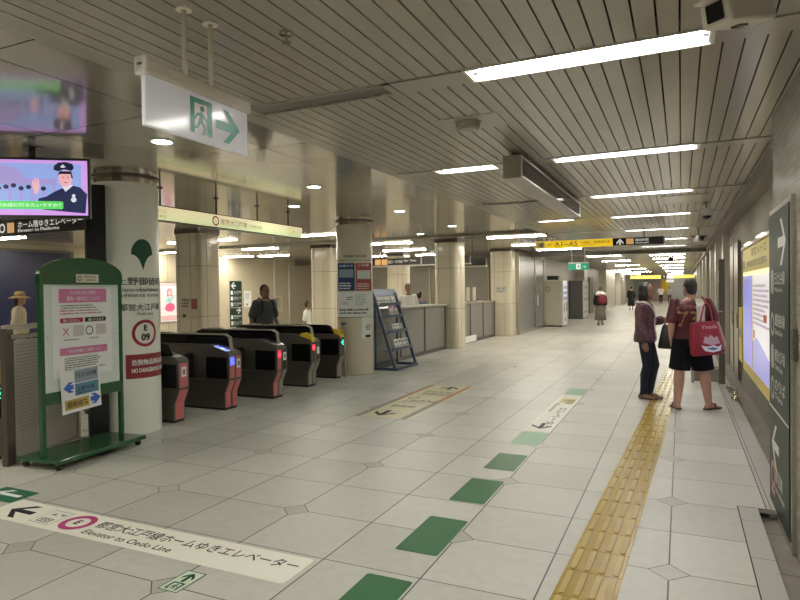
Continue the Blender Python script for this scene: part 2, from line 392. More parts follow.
b = MB(); b.bx(.615, 1.3, -8, 5.22, -.12, 2.9); struct(b.build('wall_right', WALLTILE))
b = MB(); b.bx(.9, 1.3, 5.22, 14.2, -.12, 2.72); struct(b.build('wall_right_far', WALLTILE))
PANELWALL = big_tile_material('pale_metal_wall_panel', (0.40, 0.375, 0.325), (0.46, 0.43, 0.37), 0.9, 50.0, 0.22)
b = MB(); b.bx(.92, 1.3, 14.2, 73, -.12, 2.72); struct(b.build('wall_right_end', PANELWALL))
b = MB()
for y in (14.4, 17.5, 20.6, 24, 28, 33, 39): b.bx(.80, .95, y, y + .5, -.09, 2.75)
struct(b.build('trim_1', mat('pale_pilaster', (0.45, 0.42, 0.36), 0.3)))
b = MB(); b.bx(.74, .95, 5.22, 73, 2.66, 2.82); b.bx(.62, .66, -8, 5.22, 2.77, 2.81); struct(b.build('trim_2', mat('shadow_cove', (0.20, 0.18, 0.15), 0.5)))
b = MB(); b.bx(-15.9, -15.4, -8, 24.5, 0, 2.95); struct(b.build('wall_left', HALLWALL))
b = MB(); b.bx(-16, 1.3, -8.4, -8, -.1, 3.0); struct(b.build('wall_back', mat('plain_cream_wall', (0.5, 0.46, 0.37), 0.5)))
OFFICE = mat('office_grey_partition', (0.30, 0.275, 0.225), 0.4, noise=0.06, nscale=2)
b = MB(); b.bx(-15.9, -5.2, 24.2, 24.6, 0, 2.9)
for x in (-13.4, -11.6, -9.8, -8.6, -7.2): b.bx(x, x + .05, 24.14, 24.2, 0, 2.8, 1)
struct(b.build('wall_office', [OFFICE, mat('office_frame', (0.5, 0.46, 0.36), 0.4)]))
GREYWALL = mat('corridor_grey_wall', (0.36, 0.345, 0.315), 0.4, noise=0.06, nscale=1.5)
PALEWALL = mat('corridor_pale_panel', (0.62, 0.59, 0.52), 0.35, noise=0.04, nscale=2)
b = MB(); b.bx(-5.6, -5.15, 24.6, 73, 0, 2.9); struct(b.build('wall_corridor_left', GREYWALL))
b = MB()
for y0, y1 in ((34.0, 35.2), (44.5, 50.5), (55.5, 61), (66, 72)): b.bx(-5.2, -4.75, y0, y1, 0, 2.8, 0)
struct(b.build('trim_3', PALEWALL))
b = MB()
for y0, y1 in ((36, 37.6), (38.4, 40.0), (51.5, 53), (62, 64)):
    b.bx(-5.16, -5.05, y0, y1, 0, 2.2)
struct(b.build('door_1', mat('grey_door', (0.16, 0.155, 0.145), 0.4)))
b = MB(); b.bx(-5.2, 1.3, 72, 72.4, 0, 2.9); b.bx(-3.6, -1.2, 71.9, 72, 0, 2.4, 1); b.bx(-.9, .5, 71.9, 72, 0, 2.3, 2)
struct(b.build('wall_end', [mat('end_grey_wall', (0.40, 0.40, 0.39), 0.4), mat('end_brown_panel', (0.34, 0.27, 0.23), 0.5), mat('end_shutter', (0.36, 0.37, 0.37), 0.35)]))
b = MB(); b.bx(-1.95, -1.2, 71.75, 71.88, 1.0, 2.35); tag(b.build('wall_poster', mat('yellow_poster', (0.6, 0.42, 0.02), 0.5)), 'yellow notice on the wall at the far end of the corridor', 'poster')

ROWS = [(-4.4, [(-1.11, .14, 't')]), (-1.8, [(-1.11, .14, 't')]), (.82, [(-1.11, .14, 't'), (-2.4, -1.8, 's')]),
        (3.42, [(-1.11, .14, 't'), (-2.70, -1.60, 'v')]), (6.03, [(-1.11, .14, 't'), (-2.33, -1.71, 's')]),
        (8.70, [(-1.11, .14, 't'), (-2.62, -1.82, 'v')]), (11.4, [(-1.11, .14, 't'), (-2.40, -1.78, 's')]),
        (14.26, [(-1.11, .14, 't')]), (17.25, [(-1.11, .14, 't')]), (20.2, [(-1.11, .14, 't')])]
HB = .10
b = MB(); edges = [-8.0]
for Y, items in ROWS:
    edges += [Y - HB - .009, Y + HB + .009]
    x = -2.8
    for x0, x1, k in sorted(items):
        b.bx(x, x0 - .01, Y - HB, Y + HB, 2.793, 2.812); x = x1 + .01
    b.bx(x, .80, Y - HB, Y + HB, 2.793, 2.812)
edges.append(22.2)
for i in range(0, len(edges), 2):
    for k in range(36):
        x = -2.8 + .1 * k
        b.bx(x + .0045, x + .0955, edges[i], edges[i + 1], 2.800, 2.812)
for k in range(60):
    x = -5.2 + .1 * k
    b.bx(x + .004, x + .096, 22.5, 73, 2.800, 2.812)
for y in (28.8, 35.2, 41.6, 48, 55): b.bx(-5.2, .8, y - .12, y + .12, 2.794, 2.8)
b.bx(-2.86, -2.79, -8, 22.2, 2.80, 2.88)
b.bx(-2.9, .95, -8, 73, 2.935, 2.96, 1); b.bx(-5.2, -2.8, 22.3, 73, 2.935, 2.96, 1)
struct(b.build('ceiling', [SLAT, mat('ceiling_void', (0.012, 0.011, 0.010), 0.9)]))
b = MB(); b.bx(-15.9, -2.84, -8, 24.4, 2.86, 2.92); struct(b.build('ceiling_panel', ENAMEL))
b = MB(); b.bx(-5.2, .9, 22.2, 22.5, 2.70, 2.93); b.bx(-15.9, -5.2, 22.3, 22.5, 2.7, 2.93); struct(b.build('ceiling_beam', mat('dark_beam', (0.14, 0.13, 0.11), 0.4)))
b = MB(); b.bx(-15.4, -2.9, 13.72, 13.84, 2.815, 2.87); struct(b.build('trim_4', mat('beam_edge', (0.30, 0.27, 0.22), 0.3)))

def round_column(name, x, y, R, m=COLTILE):
    b = MB(); b.cyl((x, y), R, 0, 2.775, 56); c = b.build(name, m, auto=40); struct(c)
    b = MB(); b.cyl((x, y), R - .025, 2.765, 2.87, 56); b.build('capital_band', CHROME, c, auto=40)
    b = MB(); b.lathe((x, y, 2.845), [(R - .02, 0), (R + .012, 0), (R + .012, .012), (R - .02, .012)], 56); b.build('capital_ring', DKSTEEL, c)
    return c
def square_column(x, y, h, top=2.86):
    b = MB(); fr = Fl((x, y, 0), (1, 0, 0), (0, 1, 0)); r = .12; pts = []
    for cx, cy, a in ((h - r, h - r, 0), (-h + r, h - r, 90), (-h + r, -h + r, 180), (h - r, -h + r, 270)):
        for k in range(7): t = rad(a + k * 15); pts.append((cx + r * math.cos(t), cy + r * math.sin(t)))
    b.prism(pts, fr, 0, 2.80)
    c = b.build('column', COLTILE, auto=40); struct(c)
    b = MB(); b.bx(x - h - .004, x - h + .0, y - .004, y + .004, 0, 2.8); b.bx(x + .12, x + .128, y - h - .003, y - h + .002, 0, 2.8); b.bx(x + h - .002, x + h + .003, y - .1, y - .092, 0, 2.8)
    b.bx(x - .2, x - .192, y - h - .003, y - h + .002, 0, 2.8)
    b.build('joint', mat('brown_joint', (0.22, 0.19, 0.13), 0.6), c)
    b = MB(); b.bx(x - h + .02, x + h - .02, y - h + .02, y + h - .02, 2.79, top); b.build('capital_band', DKSTEEL, c)
    return c
col1 = round_column('column', -5.735, 4.98, .345, mat('white_column_film', (0.84, 0.835, 0.74), 0.3, noise=.02))
col2 = round_column('column', -5.595, 10.06, .34)
square_column(-5.62, 15.35, .335); square_column(-5.42, 19.95, .36)
for y in (10.0, 15.2, 20.2): square_column(-9.4, y, .345)
b = MB(); b.bx(-15.38, -15.30, 4.0, 11.4, .1, 2.68)
bl = b.build('wall_screen', mat('navy_gloss_panel', (0.006, 0.008, 0.042), 0.25, noise=0.2, nscale=1)); tag(bl, 'big dark navy panel on the far wall behind the straw hat', 'panel')
fr = Fl((-15.30, 8.6, .1), (0, 1, 0), (0, 0, 1)); b = MB(); b.disc(-.2, .75, 1.35, fr, .004, n=48); b.build('round_emblem', mat('deep_blue_print', (0.006, 0.010, 0.045), 0.25), bl)
b = MB(); b.bx(-15.40, -15.28, 3.9, 11.5, 2.68, 2.74); b.bx(-15.4, -15.28, 11.4, 11.5, 0, 2.68); b.build('frame', DKSTEEL, bl)

# ------------------------------------------------------------------ tactile strip (leans slightly against the floor grid)
b = MB(); ang = math.atan2(.036, 1.0)
fr = Fl((-.452, 3.09, 0), (math.cos(ang), -math.sin(ang), 0), (math.sin(ang), math.cos(ang), 0))
for k in range(-15, 95):
    y = k * .3018
    b.prism([(-.15, y + .0015), (.15, y + .0015), (.15, y + .3), (-.15, y + .3)], fr, 0, .0035, 0)
    if k > 120: continue
    for j in range(4):
        x = -.1125 + .075 * j
        for y0, y1 in ((.016, .284),):
            pts = [(x - .0155, y + y0 + .012), (x - .008, y + y0), (x + .008, y + y0), (x + .0155, y + y0 + .012), (x + .0155, y + y1 - .012), (x + .008, y + y1), (x - .008, y + y1), (x - .0155, y + y1 - .012)]
            b.prism(pts, fr, .0035, .0085, 1)
TACT = mat('yellow_tactile_tile', (0.36, 0.24, 0.045), 0.27, noise=0.16, nscale=14)
TACTB = mat('yellow_tactile_bar', (0.42, 0.295, 0.075), 0.3, noise=0.18, nscale=20)
tag(b.build('tactile_strip', [TACT, TACTB]), 'yellow raised-bar guiding strip running along the corridor floor', 'tactile paving')

# ------------------------------------------------------------------ ceiling lights
ORD = 'first second third fourth fifth sixth seventh eighth ninth tenth eleventh twelfth thirteenth fourteenth fifteenth sixteenth'.split()
def trough(L, name='ceiling_light'):
    r = thing(name, '', 'ceiling light')
    h = L / 2; b = MB()
    b.bx(-h, h, -.09, .09, .095, .105); b.bx(-h, h, -.10, -.088, 0, .1); b.bx(-h, h, .088, .10, 0, .1); b.bx(-h - .006, -h + .006, -.1, .1, 0, .1); b.bx(h - .006, h + .006, -.1, .1, 0, .1)
    b.build('housing', mat('light_trough_enamel', (.42, .42, .43), .45), r)
    b = MB(); b.bx(-h - .02, h + .02, -.112, -.096, -.008, .004); b.bx(-h - .02, h + .02, .096, .112, -.008, .004); b.bx(-h - .02, -h - .002, -.1, .1, -.008, .004); b.bx(h + .002, h + .02, -.1, .1, -.008, .004)
    b.build('rim', mat('light_rim', (0.62, 0.60, 0.54), 0.4), r)
    for s in (-1, 1):
        b = MB(); b.tube([(-h + .035, s * .038, .046), (h - .035, s * .038, .046)], .0185, 10, caps=False); b.build('tube', TUBEM, r, smooth=True)
        for q in (-1, 1): b = MB(); b.bx(q * (h - .004), q * (h - .034), s * .038 - .02, s * .038 + .02, .02, .095); b.build('lamp_holder', WHITE, r)
    return r
T125 = None; n = 0; TS = None
vents = []
def place_first(proto, first, loc, label, group):
    if first: proto.location = loc; proto['label'] = label; proto['group'] = group; return proto
    return dup(proto, loc, 0, label, group)
small_lab = {.82: 'short ceiling light behind the view, beside the first long one', 6.03: 'short ceiling light left of the dark hanging display', 11.4: 'short ceiling light seen just above the yellow exit sign'}
for Y, items in ROWS:
    for x0, x1, k in items:
        if k == 't':
            lab = 'long white recessed ceiling light, %s in the row over the corridor' % (ORD[n - 3] + ' visible' if n >= 3 else ORD[2 - n] + ' behind the view')
            if T125 is None: T125 = trough(1.25); first = True
            else: first = False
            place_first(T125, first, ((x0 + x1) / 2, Y, 2.8), lab, 'recessed lights along the corridor'); n += 1
        elif k == 's':
            first = TS is None
            if first: TS = trough(.62)
            place_first(TS, first, ((x0 + x1) / 2, Y, 2.8), small_lab[Y], 'short recessed lights')
        else: vents.append((x0, x1, Y))
def flush_light(L):
    r = thing('ceiling_light', '', 'ceiling light'); b = MB(); h = L / 2
    b.bx(-h - .02, h + .02, -.12, .12, -.006, .01); b.build('rim', mat('light_rim', (0.62, 0.60, 0.54), 0.4), r)
    b = MB(); b.bx(-h, h, -.095, .095, -.014, -.0062); b.build('diffuser', PANELM, r)
    return r
FLs = {}
def flush(x0, x1, Y, z, lab, group):
    L = round(x1 - x0, 2)
    if L not in FLs: FLs[L] = flush_light(L); f = True
    else: f = False
    place_first(FLs[L], f, ((x0 + x1) / 2, Y, z), lab, group)
k = 0
for Y in (25.7, 28.8, 33, 38.4, 44, 52, 61, 66.5, 70):  # the farthest lights are added to brighten the corridor end
    flush(-1.11, .14, Y, 2.8 - (.006 if Y in (28.8, 35.2, 41.6) else 0), 'long ceiling light beyond the dark beam, %s of the main corridor row' % ORD[k], 'lights beyond the beam'); k += 1
k = 0
for Y in (25.0, 30.1, 36.4, 44, 52): flush(-3.38, -2.13, Y, 2.8, 'long ceiling light beyond the beam, %s of the row on the left side' % ORD[k], 'lights beyond the beam'); k += 1
k = 0
for Y in (47.0, 50, 54, 58, 62): flush(-4.65, -3.55, Y, 2.8, 'far ceiling light beside the pale wall panels, %s from the nearer end' % ORD[k], 'far lights by the left wall'); k += 1
hall = [(-4.47, -3.02, 15.03, 'flush ceiling light nearest the yellow exit sign on its left'), (-4.60, -3.15, 18.05, 'flush ceiling light behind the yellow exit sign left end, middle of three'), (-4.43, -2.98, 20.7, 'flush ceiling light just under the yellow exit sign left end'),
        (-7.90, -6.68, 15.2, 'hall ceiling light over the counter, nearest of three'), (-8.92, -7.47, 18.05, 'hall ceiling light over the counter, middle of three'), (-9.0, -7.78, 20.97, 'hall ceiling light over the counter, farthest of three'),
        (-12.05, -9.95, 11.85, 'long light passing behind the near square hall column'), (-12.15, -10.93, 14.9, 'hall ceiling light right of the square column under the cream sign'), (-15.2, -13.98, 14.6, 'hall ceiling light above the pink poster'),
        (-15.3, -14.08, 17.7, 'hall ceiling light above the green wall sign'), (-13.95, -12.73, 18.0, 'hall ceiling light above the man at the gates'), (-14.9, -13.45, 8.85, 'hall ceiling light over the navy panel'),
        (-11.2, -9.98, 20.6, 'hall ceiling light over the back right wall corner'), (-12.6, -11.38, 5.2, 'unseen light added to brighten the hall beyond the video screen'), (-9.6, -8.38, 1.8, 'light added outside the view to brighten the hall, left of the screen'), (-7.6, -6.38, -2.0, 'light added far behind the view to brighten the left side'),  # screen-side and off-view lights are added to brighten the left hall
        (-7.7, -6.5, 2.3, 'light added outside the view to brighten the fence and left gate'), (-5.6, -4.4, -.2, 'light added outside the view to brighten the left foreground'), (-8.3, -7.08, 12.0, 'extra light added to brighten the hall behind the poster column')]  # all added for brightness: fence side, left foreground and hall
for x0, x1, Y, lab in hall: flush(x0, x1, Y, 2.86, lab, 'lights of the ticket hall')
DL = None
for x, y, lab in ((-4.04, 3.9, 'round downlight just under the hanging exit sign'), (-4.15, 6.45, 'round downlight right of the exit sign over the cream sign'), (-4.2, 9.1, 'round downlight right of the poster column top'), (-4.25, 11.75, 'round downlight nearest the display, fourth of the front row'),
                  (-5.35, 7.75, 'small round downlight above the cream line sign end'), (-5.5, 13.05, 'small round downlight left of the third column'), (-4.0, 1.3, 'round downlight outside the view near the left edge'),
                  (-6.2, 5.6, 'small round downlight beside the name column top'), (-9.0, 6.3, 'round downlight deep in the hall left of the column')):
    if DL is None:
        DL = thing('downlight', lab, 'downlight'); first = True
        b = MB(); b.lathe((0, 0, 0), [(.078, .002), (.10, .002), (.10, -.008), (.082, -.010), (.076, .0)], 28); b.build('rim', WHITE, DL)
        b = MB(); b.cyl((0, 0), .076, -.004, .004, 28); b.build('lens', DOWNM, DL)
    else: first = False
    place_first(DL, first, (x, y, 2.858), lab, 'round downlights')
VN = None
for (x0, x1, Y), lab in zip(vents, ('louvred air vent in the ceiling right of the hanging exit sign', 'louvred air vent in the ceiling below the dark hanging display')):
    v = thing('ceiling_vent', lab, 'vent', ((x0 + x1) / 2, Y, 2.8), 0, 'louvred ceiling vents'); h = (x1 - x0) / 2
    b = MB(); b.bx(-h, h, -.10, -.082, -.006, .012); b.bx(-h, h, .082, .10, -.006, .012); b.bx(-h, -h + .05, -.1, .1, -.006, .012); b.bx(h - .05, h, -.1, .1, -.006, .012); b.build('frame', SLAT, v)
    b = MB(); b.bx(-h + .03, h - .03, -.09, .09, .05, .06); b.build('duct', DARKGAP, v)
    b = MB(); m = 34
    for i in range(m): b.box((-h + .06 + (2 * h - .12) * i / (m - 1), 0, .012), (.004, .17, .03), 0, M=Matrix.Rotation(rad(35), 3, 'Y'))
    b.build('grille', mat('grille_metal', (.27, .25, .21), .4, .3), v)

# ------------------------------------------------------------------ floor graphics
def floor_sticker(x0, x1, y0, y1, m, label, group=None, name='floor_sticker', r=.02):
    b = MB(); fr = Fl((0, 0, 0), (1, 0, 0), (0, 1, 0)); b.rrect(x0, x1, y0, y1, r, fr, .0016)
    return tag(b.build(name, m), label, 'floor marking', group)
for (y0, y1, m), lab in zip(((2.335, 2.925, FLGREEN), (3.262, 3.845, FLGREEN), (4.19, 4.755, FLGREEN), (5.05, 5.585, FLGREEN)),
        ('green rectangle on the floor, cut by the bottom edge of the view', 'green rectangle on the floor, second from the bottom edge', 'green rectangle on the floor, third from the bottom edge', 'green rectangle on the floor, fourth and last before the worn pale one')):
    floor_sticker(-1.57, -1.297, y0, y1, m, lab, 'green rectangles in a row on the floor')
floor_sticker(-1.575, -1.29, 5.96, 6.53, FLGREENW, 'worn pale green rectangle just before the small white floor sign', 'green rectangles in a row on the floor')
floor_sticker(-1.57, -1.295, 9.02, 9.62, FLGREENW, 'worn pale green rectangle just beyond the small white floor sign', 'green rectangles in a row on the floor')
# long elevator sign
s1 = floor_sticker(-4.54, -1.925, 2.63, 2.948, FLWHITE, 'long cream floor sign with a left arrow, elevator symbol and purple ring', name='floor_sign', r=.03)
fr = Fl((-4.54, 2.63, .0018), (1, 0, 0), (0, 1, 0))
b = MB(); b.poly(arrow_pts(.245, .155, .24, .22, .05, PI), fr, .001); b.build('arrow', INK, s1); b = MB(); text(b, '都営大江戸線ホームゆきエレベーター', .975, .15, .105, fr, 1.60, e=.001); b.build('lettering', INK, s1); b = MB(); text(b, 'Elevator to Oedo Line', .985, .048, .062, fr, .76, e=.001)
b.build('lettering', INK, s1); b = MB(); text(b, 'E', .815, .135, .058, fr, align='c', e=.002, bold=.06); b.build('line_letter', INK, s1)
b = MB(); b.ring(.815, .165, .078, .122, fr, .0012); b.build('line_ring', MAGENTA, s1)
b = MB()
fr = Fl((-4.485, 2.63, .0018), (1, 0, 0), (0, 1, 0))
for t in ((.40, .60, .055, .06), (.40, .60, .26, .265), (.40, .404, .055, .265), (.596, .60, .055, .265)): b.rect(*t, fr, .001)
b.rect(.44, .56, .075, .14, fr, .001); b.poly([(.44, .19), (.47, .225), (.50, .19)], fr, .001); b.poly([(.52, .225), (.55, .19), (.58, .225)], fr, .001); b.build('elevator_pictogram', GREYINK, s1)
b = MB()
for x in (.465, .5, .535): b.disc(x, .122, .009, fr, .002); b.rect(x - .009, x + .009, .082, .11, fr, .002)
b.build('pictogram_people', FLWHITE, s1)
# green arrow at the left edge
s2 = floor_sticker(-4.97, -4.56, 2.86, 3.10, mat('floor_dark_green_film', (0.02, 0.15, 0.085), 0.4, noise=.1), 'dark green floor sticker with a white arrow at the left edge', name='floor_sign', r=.015)
b = MB(); fr = Fl((-4.97, 2.86, .0018), (1, 0, 0), (0, 1, 0)); b.poly(arrow_pts(.2, .12, .30, .16, .042, PI), fr, .001); b.build('arrow', WHITEINK, s2)
# small evacuation sticker
s3 = floor_sticker(-2.51, -2.375, 2.33, 2.555, mat('floor_pale_green_film', (0.62, 0.72, 0.56), 0.45, noise=.05), 'small pale green evacuation sticker in front of the long cream floor sign', name='floor_sign', r=.006)
fr = Fl((-2.51, 2.33, .0018), (1, 0, 0), (0, 1, 0)); b = MB()
for t in ((.0, .135, 0, .006), (0, .135, .219, .225), (0, .006, 0, .225), (.129, .135, 0, .225)): b.rect(*t, fr, .0008)
b.poly(arrow_pts(.068, .155, .10, .075, .022, PI / 2), fr, .001)
for t in ((.028, .040, .02, .095), (.096, .108, .02, .095), (.028, .108, .085, .095), (.028, .05, .02, .03)): b.rect(*t, fr, .001)
runner(b, .068, .022, .06, fr, .0012); b.build('escape_pictogram', LEAFGREEN, s3)
# station guide on the floor
s4 = thing('floor_sign', 'large worn cream floor sign with two arrows and orange side stripes', 'floor marking', (-3.345, 7.9, 0), rad(.4))
fr = Fl((0, 0, 0), (1, 0, 0), (0, 1, 0)); b = MB(); b.rect(-.37, .37, -1.3, 1.3, fr, .0016); b.build('film', mat('floor_worn_cream_film', (0.66, 0.60, 0.40), 0.45, noise=.16, nscale=9), s4)
for x0, x1 in ((-.37, -.29), (.25, .33)):
    b = MB(); b.rect(x0, x1, -.1, 1.3, fr, .0024); b.build('orange_stripe', mat('worn_orange_film', (0.50, 0.27, 0.13), 0.5, noise=.2, nscale=8), s4)
    b = MB(); b.rect(x0, x1, -1.3, -.1, fr, .0024); b.build('grey_stripe', mat('worn_grey_film', (0.30, 0.27, 0.22), 0.5, noise=.2, nscale=8), s4)
for q in ((.05, 1.06, .30, .28, .06, PI / 2), (-.08, -1.03, .34, .28, .07, -PI / 2)): b = MB(); b.poly(arrow_pts(*q), fr, .003); b.build('arrow', INK, s4)
b = MB()
text(b, '仲御徒町', -.2, .40, .17, fr, .5, e=.003, mi=1); text(b, 'Naka-okachimachi', -.2, .31, .06, fr, .42, e=.003, mi=1); text(b, '日比谷線', -.2, .62, .12, fr, .42, e=.003, mi=1); b.build('lettering', [INK, mat('worn_ink', (0.20, 0.19, 0.15), 0.6)], s4); b = MB()
text(b, '上野広小路', -.22, -.22, .16, fr, .5, e=.003, mi=1); text(b, 'Ueno-hirokoji', -.22, -.33, .06, fr, .42, e=.003, mi=1); text(b, '銀座線', -.22, -.62, .15, fr, .36, e=.003, mi=1)
b.ring(-.15, .1, .06, .085, fr, .003, 1); b.ring(.1, -.08, .05, .07, fr, .003, 1)
b.build('lettering', [INK, mat('worn_ink', (0.20, 0.19, 0.15), 0.6)], s4)
# narrow elevator sign between the green rectangles
s5 = floor_sticker(-1.58, -1.292, 6.56, 8.99, mat('floor_white_film', (0.80, 0.77, 0.68), 0.45, noise=.05), 'narrow white floor sign with an arrow, between the two worn green rectangles', name='floor_sign', r=.004)
fr = Fl((-1.436, 6.56, .0018), (1, 0, 0), (0, 1, 0)); b = MB(); b.poly(arrow_pts(.0, .30, .30, .22, .05, -PI / 2), fr, .001)
f2 = Fl((-1.40, 8.0, .0018), (0, -1, 0), (1, 0, 0))
text(b, 'エレベーター', 0, -.03, .10, f2, 1.25, e=.001); text(b, 'Elevator', -.28, -.14, .06, f2, .6, e=.001); text(b, '都営線', -.62, -.03, .10, f2, .35, e=.001); b.build('lettering', INK, s5)
b = MB(); b.rect(-.09, .115, 1.78, 2.16, fr, .001); b.build('yellow_label', mat('worn_yellow_film', (0.68, 0.56, 0.18), 0.5, noise=.1), s5)
b = MB(); text(b, 'A7', .01, 1.86, .2, fr, .13, align='c', e=.002); text(b, '御徒町駅前', 0, 2.26, .06, fr, .2, align='c', e=.001); b.build('exit_number', GREYINK, s5)
b = MB(); b.bx(-3.05, -2.98, 11.85, 11.92, 0, .003); tag(b.build('floor_plate', GREYINK), 'small dark plate set in the floor left of the worn white sign', 'floor plate')

# ------------------------------------------------------------------ station name printed on the first column
cf = Cy(-5.735, 4.98, .345, rad(-12.5), 0)
b = MB(); n = 16; pts = []
zc = 1.985
for i in range(n + 1): t = rad(-18 + 216 * i / n); pts.append((.128 * math.cos(t), zc + .05 + .128 * math.sin(t)))
low = [(-.128, .0), (-.10, -.008), (-.075, -.022), (-.045, -.055), (-.02, -.11), (0, -.175)]
def leaf_low(x):
    x = -abs(x)
    for (a, c), (d, e) in zip(low, low[1:]):
        if a <= x <= d: return zc + c + (e - c) * (x - a) / (d - a)
    return zc
vs = []
for i in range(41): x = -.128 + .256 * i / 40; vs += [cf(x, leaf_low(x), .003), cf(x, zc + 1.32 * math.sqrt(max(0, .128 ** 2 - x * x)), .003)]
b.add(vs, [(2 * i, 2 * i + 2, 2 * i + 3, 2 * i + 1) for i in range(40)]); b.build('leaf_emblem', LEAFGREEN, col1)
b = MB(); text(b, '上野御徒町', -.0, 1.645, .088, cf, .56, 'c'); text(b, 'Ueno-okachimachi', 0, 1.575, .045, cf, .50, 'c'); text(b, '上野御徒町方面  신오카치마치', 0, 1.515, .034, cf, .48, 'c'); b.build('name_lettering', INK, col1); b = MB()
text(b, '都営大江戸線', 0, 1.365, .078, cf, .50, 'c'); text(b, 'Oedo Line', .02, 1.315, .032, cf, .20, 'c'); b.build('line_lettering', INK, col1); b = MB(); text(b, 'E', .015, 1.145, .058, cf, None, 'c', bold=.05); text(b, '09', .015, 1.035, .072, cf, None, 'c', bold=.05); b.build('number_lettering', INK, col1)
b = MB(); b.ring(.015, 1.115, .116, .15, cf, .003); b.build('line_ring', mat('crimson_print', (0.33, 0.02, 0.045), 0.45), col1)
b = MB(); b.rect(-.20, .36, .62, .885, cf, .0025, nx=24); b.build('warning_band', DEEPRED, col1)
b = MB(); text(b, '危険物品持込禁止', .10, .765, .062, cf, .48, 'c', e=.005, bold=.02); text(b, 'NO DANGEROUS GOODS', .10, .685, .046, cf, .48, 'c', e=.005, bold=.03); b.build('warning_lettering', WHITEINK, col1)

# ------------------------------------------------------------------ black upright panel beside the first column
d = V(-5.675, 4.535, 0); ca = math.atan2(-4.55, 5.83) + PI / 2
t = thing('display_housing', 'tall narrow black panel standing against the left side of the station name column', 'panel', (d.x, d.y, 0), ca - .1)
b = MB(); b.bbox((0, 0, 1.37), (.20, .07, 2.70), .006); b.build('panel', BLACK, t)
b = MB(); b.bx(-.102, -.085, -.045, -.03, .05, 2.7); b.build('edge_strip', DKSTEEL, t)
b = MB(); b.bx(-.12, .12, -.06, .06, 0, .02); b.build('foot', DKSTEEL, t)

# ------------------------------------------------------------------ steel fence with perforated panel
p0 = V(-5.585, 3.525, 0); p1 = V(-5.97, 4.50, 0); L = (p1 - p0).length; az = math.atan2(p1.y - p0.y, p1.x - p0.x)
t = thing('fence', 'brown steel fence with a perforated grey panel behind the green notice board', 'fence', tuple(p0), az)
b = MB(); b.bbox((-.02, 0, .625), (.11, .06, 1.25), .008); b.build('end_post', DKSTEEL, t)
b = MB(); b.bbox((L, 0, .6), (.05, .05, 1.2), .008); b.build('post', STEEL, t)
b = MB(); b.bbox((L / 2, 0, 1.255), (L + .12, .06, .05), .01); b.build('top_rail', STEEL, t)
b = MB(); b.tube([(.0, -.05, 1.17), (L, -.05, 1.17)], .022, 12); b.build('hand_rail', STEEL, t, smooth=True)
k = NB('perforated_grey_panel'); M = k.M
dd = M('SQRT', M('ADD', M('POWER', M('MULTIPLY', k.cdist(M('DIVIDE', k.x, .032)), .032), 2.0), M('POWER', M('MULTIPLY', k.cdist(M('DIVIDE', k.z, .032)), .032), 2.0)))
zone = M('MULTIPLY', M('LESS_THAN', M('ABSOLUTE', M('SUBTRACT', k.z, .70)), .44), M('LESS_THAN', M('ABSOLUTE', M('SUBTRACT', k.x, L / 2)), L / 2 - .09))
k.put(k.b.inputs['Base Color'], k.mix(M('MULTIPLY', M('LESS_THAN', dd, .0065), zone), (.52, .485, .43, 1), (.13, .12, .10, 1))); k.b.inputs['Roughness'].default_value = .4; k.b.inputs['Metallic'].default_value = .3
b = MB(); b.bx(.035, L - .02, -.012, .012, .03, 1.10); b.build('perforated_panel', k.m, t)
for z in (.015, 1.115): b = MB(); b.bx(.035, L - .02, -.018, .018, z - .015, z + .015); b.build('panel_edge', STEEL, t)

# ------------------------------------------------------------------ green notice board on wheels
t = thing('notice_board', 'green wheeled notice board with an arched top and white notices', 'notice board', (-5.22, 4.01, 0), rad(94))
# local: +x runs along the board to the viewer's right, -y faces the viewer
b = MB(); b.bbox((0, 0, .085), (1.04, .50, .03), .006); b.build('base_plate', GREEN, t)
for y in (-.2425, .2425): b = MB(); b.bx(-.52, .52, y - .0075, y + .0075, .06, .075); b.build('base_lip', GREEN, t)
for x in (-.46, .46):
    for y in (-.2, .2):
        b = MB(); b.tube([(x - .012, y, .032), (x + .012, y, .032)], .03, 14, caps=False); w_ = b.build('caster', RUBBER, t, smooth=True)
        b = MB(); b.bx(x - .018, x + .018, y - .018, y + .018, .055, .07); b.build('caster_fork', STEEL, w_)
for x in (-.445, .445):
    b = MB(); b.bbox((x, 0, .92), (.042, .042, 1.66), .006); b.build('post', GREEN, t)
fr = Fl((0, 0, 0), (1, 0, 0), (0, 0, 1)); b = MB()
pts = [(-.466, 1.645), (.466, 1.645), (.466, 1.735)] + [(.466 * math.cos(rad(a)), 1.735 + .165 * math.sin(rad(a))) for a in range(10, 180, 10)] + [(-.466, 1.735)]
b.prism(pts, fr, -.028, .028); b.build('arched_top', GREEN, t)
b = MB(); b.bx(-.43, .43, -.022, .022, .555, .665); b.build('cross_bar', GREEN, t)
b = MB(); b.bx(-.425, .425, -.012, .012, .665, 1.645); b.build('back_board', PAPERGREEN, t)
fp = Fl((0, -.0125, 0), (1, 0, 0), (0, 0, 1))
b = MB(); b.rect(-.09, .17, 1.665, 1.745, Fl((0, -.0285, 0), (1, 0, 0), (0, 0, 1)), .001); b.build('small_plate', mat('cream_plate', (.72, .68, .52), .5), t)
b = MB(); f3 = Fl((0, -.0285, 0), (1, 0, 0), (0, 0, 1)); text(b, '都営地下鉄', .0, 1.712, .018, f3, .13, e=.003); text(b, '上野御徒町駅', .0, 1.68, .018, f3, .13, e=.003); b.ring(-.05, 1.705, .016, .024, f3, .003); b.build('plate_lettering', INK, t)
b = MB(); b.rect(-.34, .33, .78, 1.625, fp, .002); b.build('notice_sheet', PAPER, t)
for y0, y1 in ((1.475, 1.605), (.985, 1.055)): b = MB(); b.rect(-.27, .27, y0, y1, fp, .004); b.build('pink_heading', PINKPRINT, t)
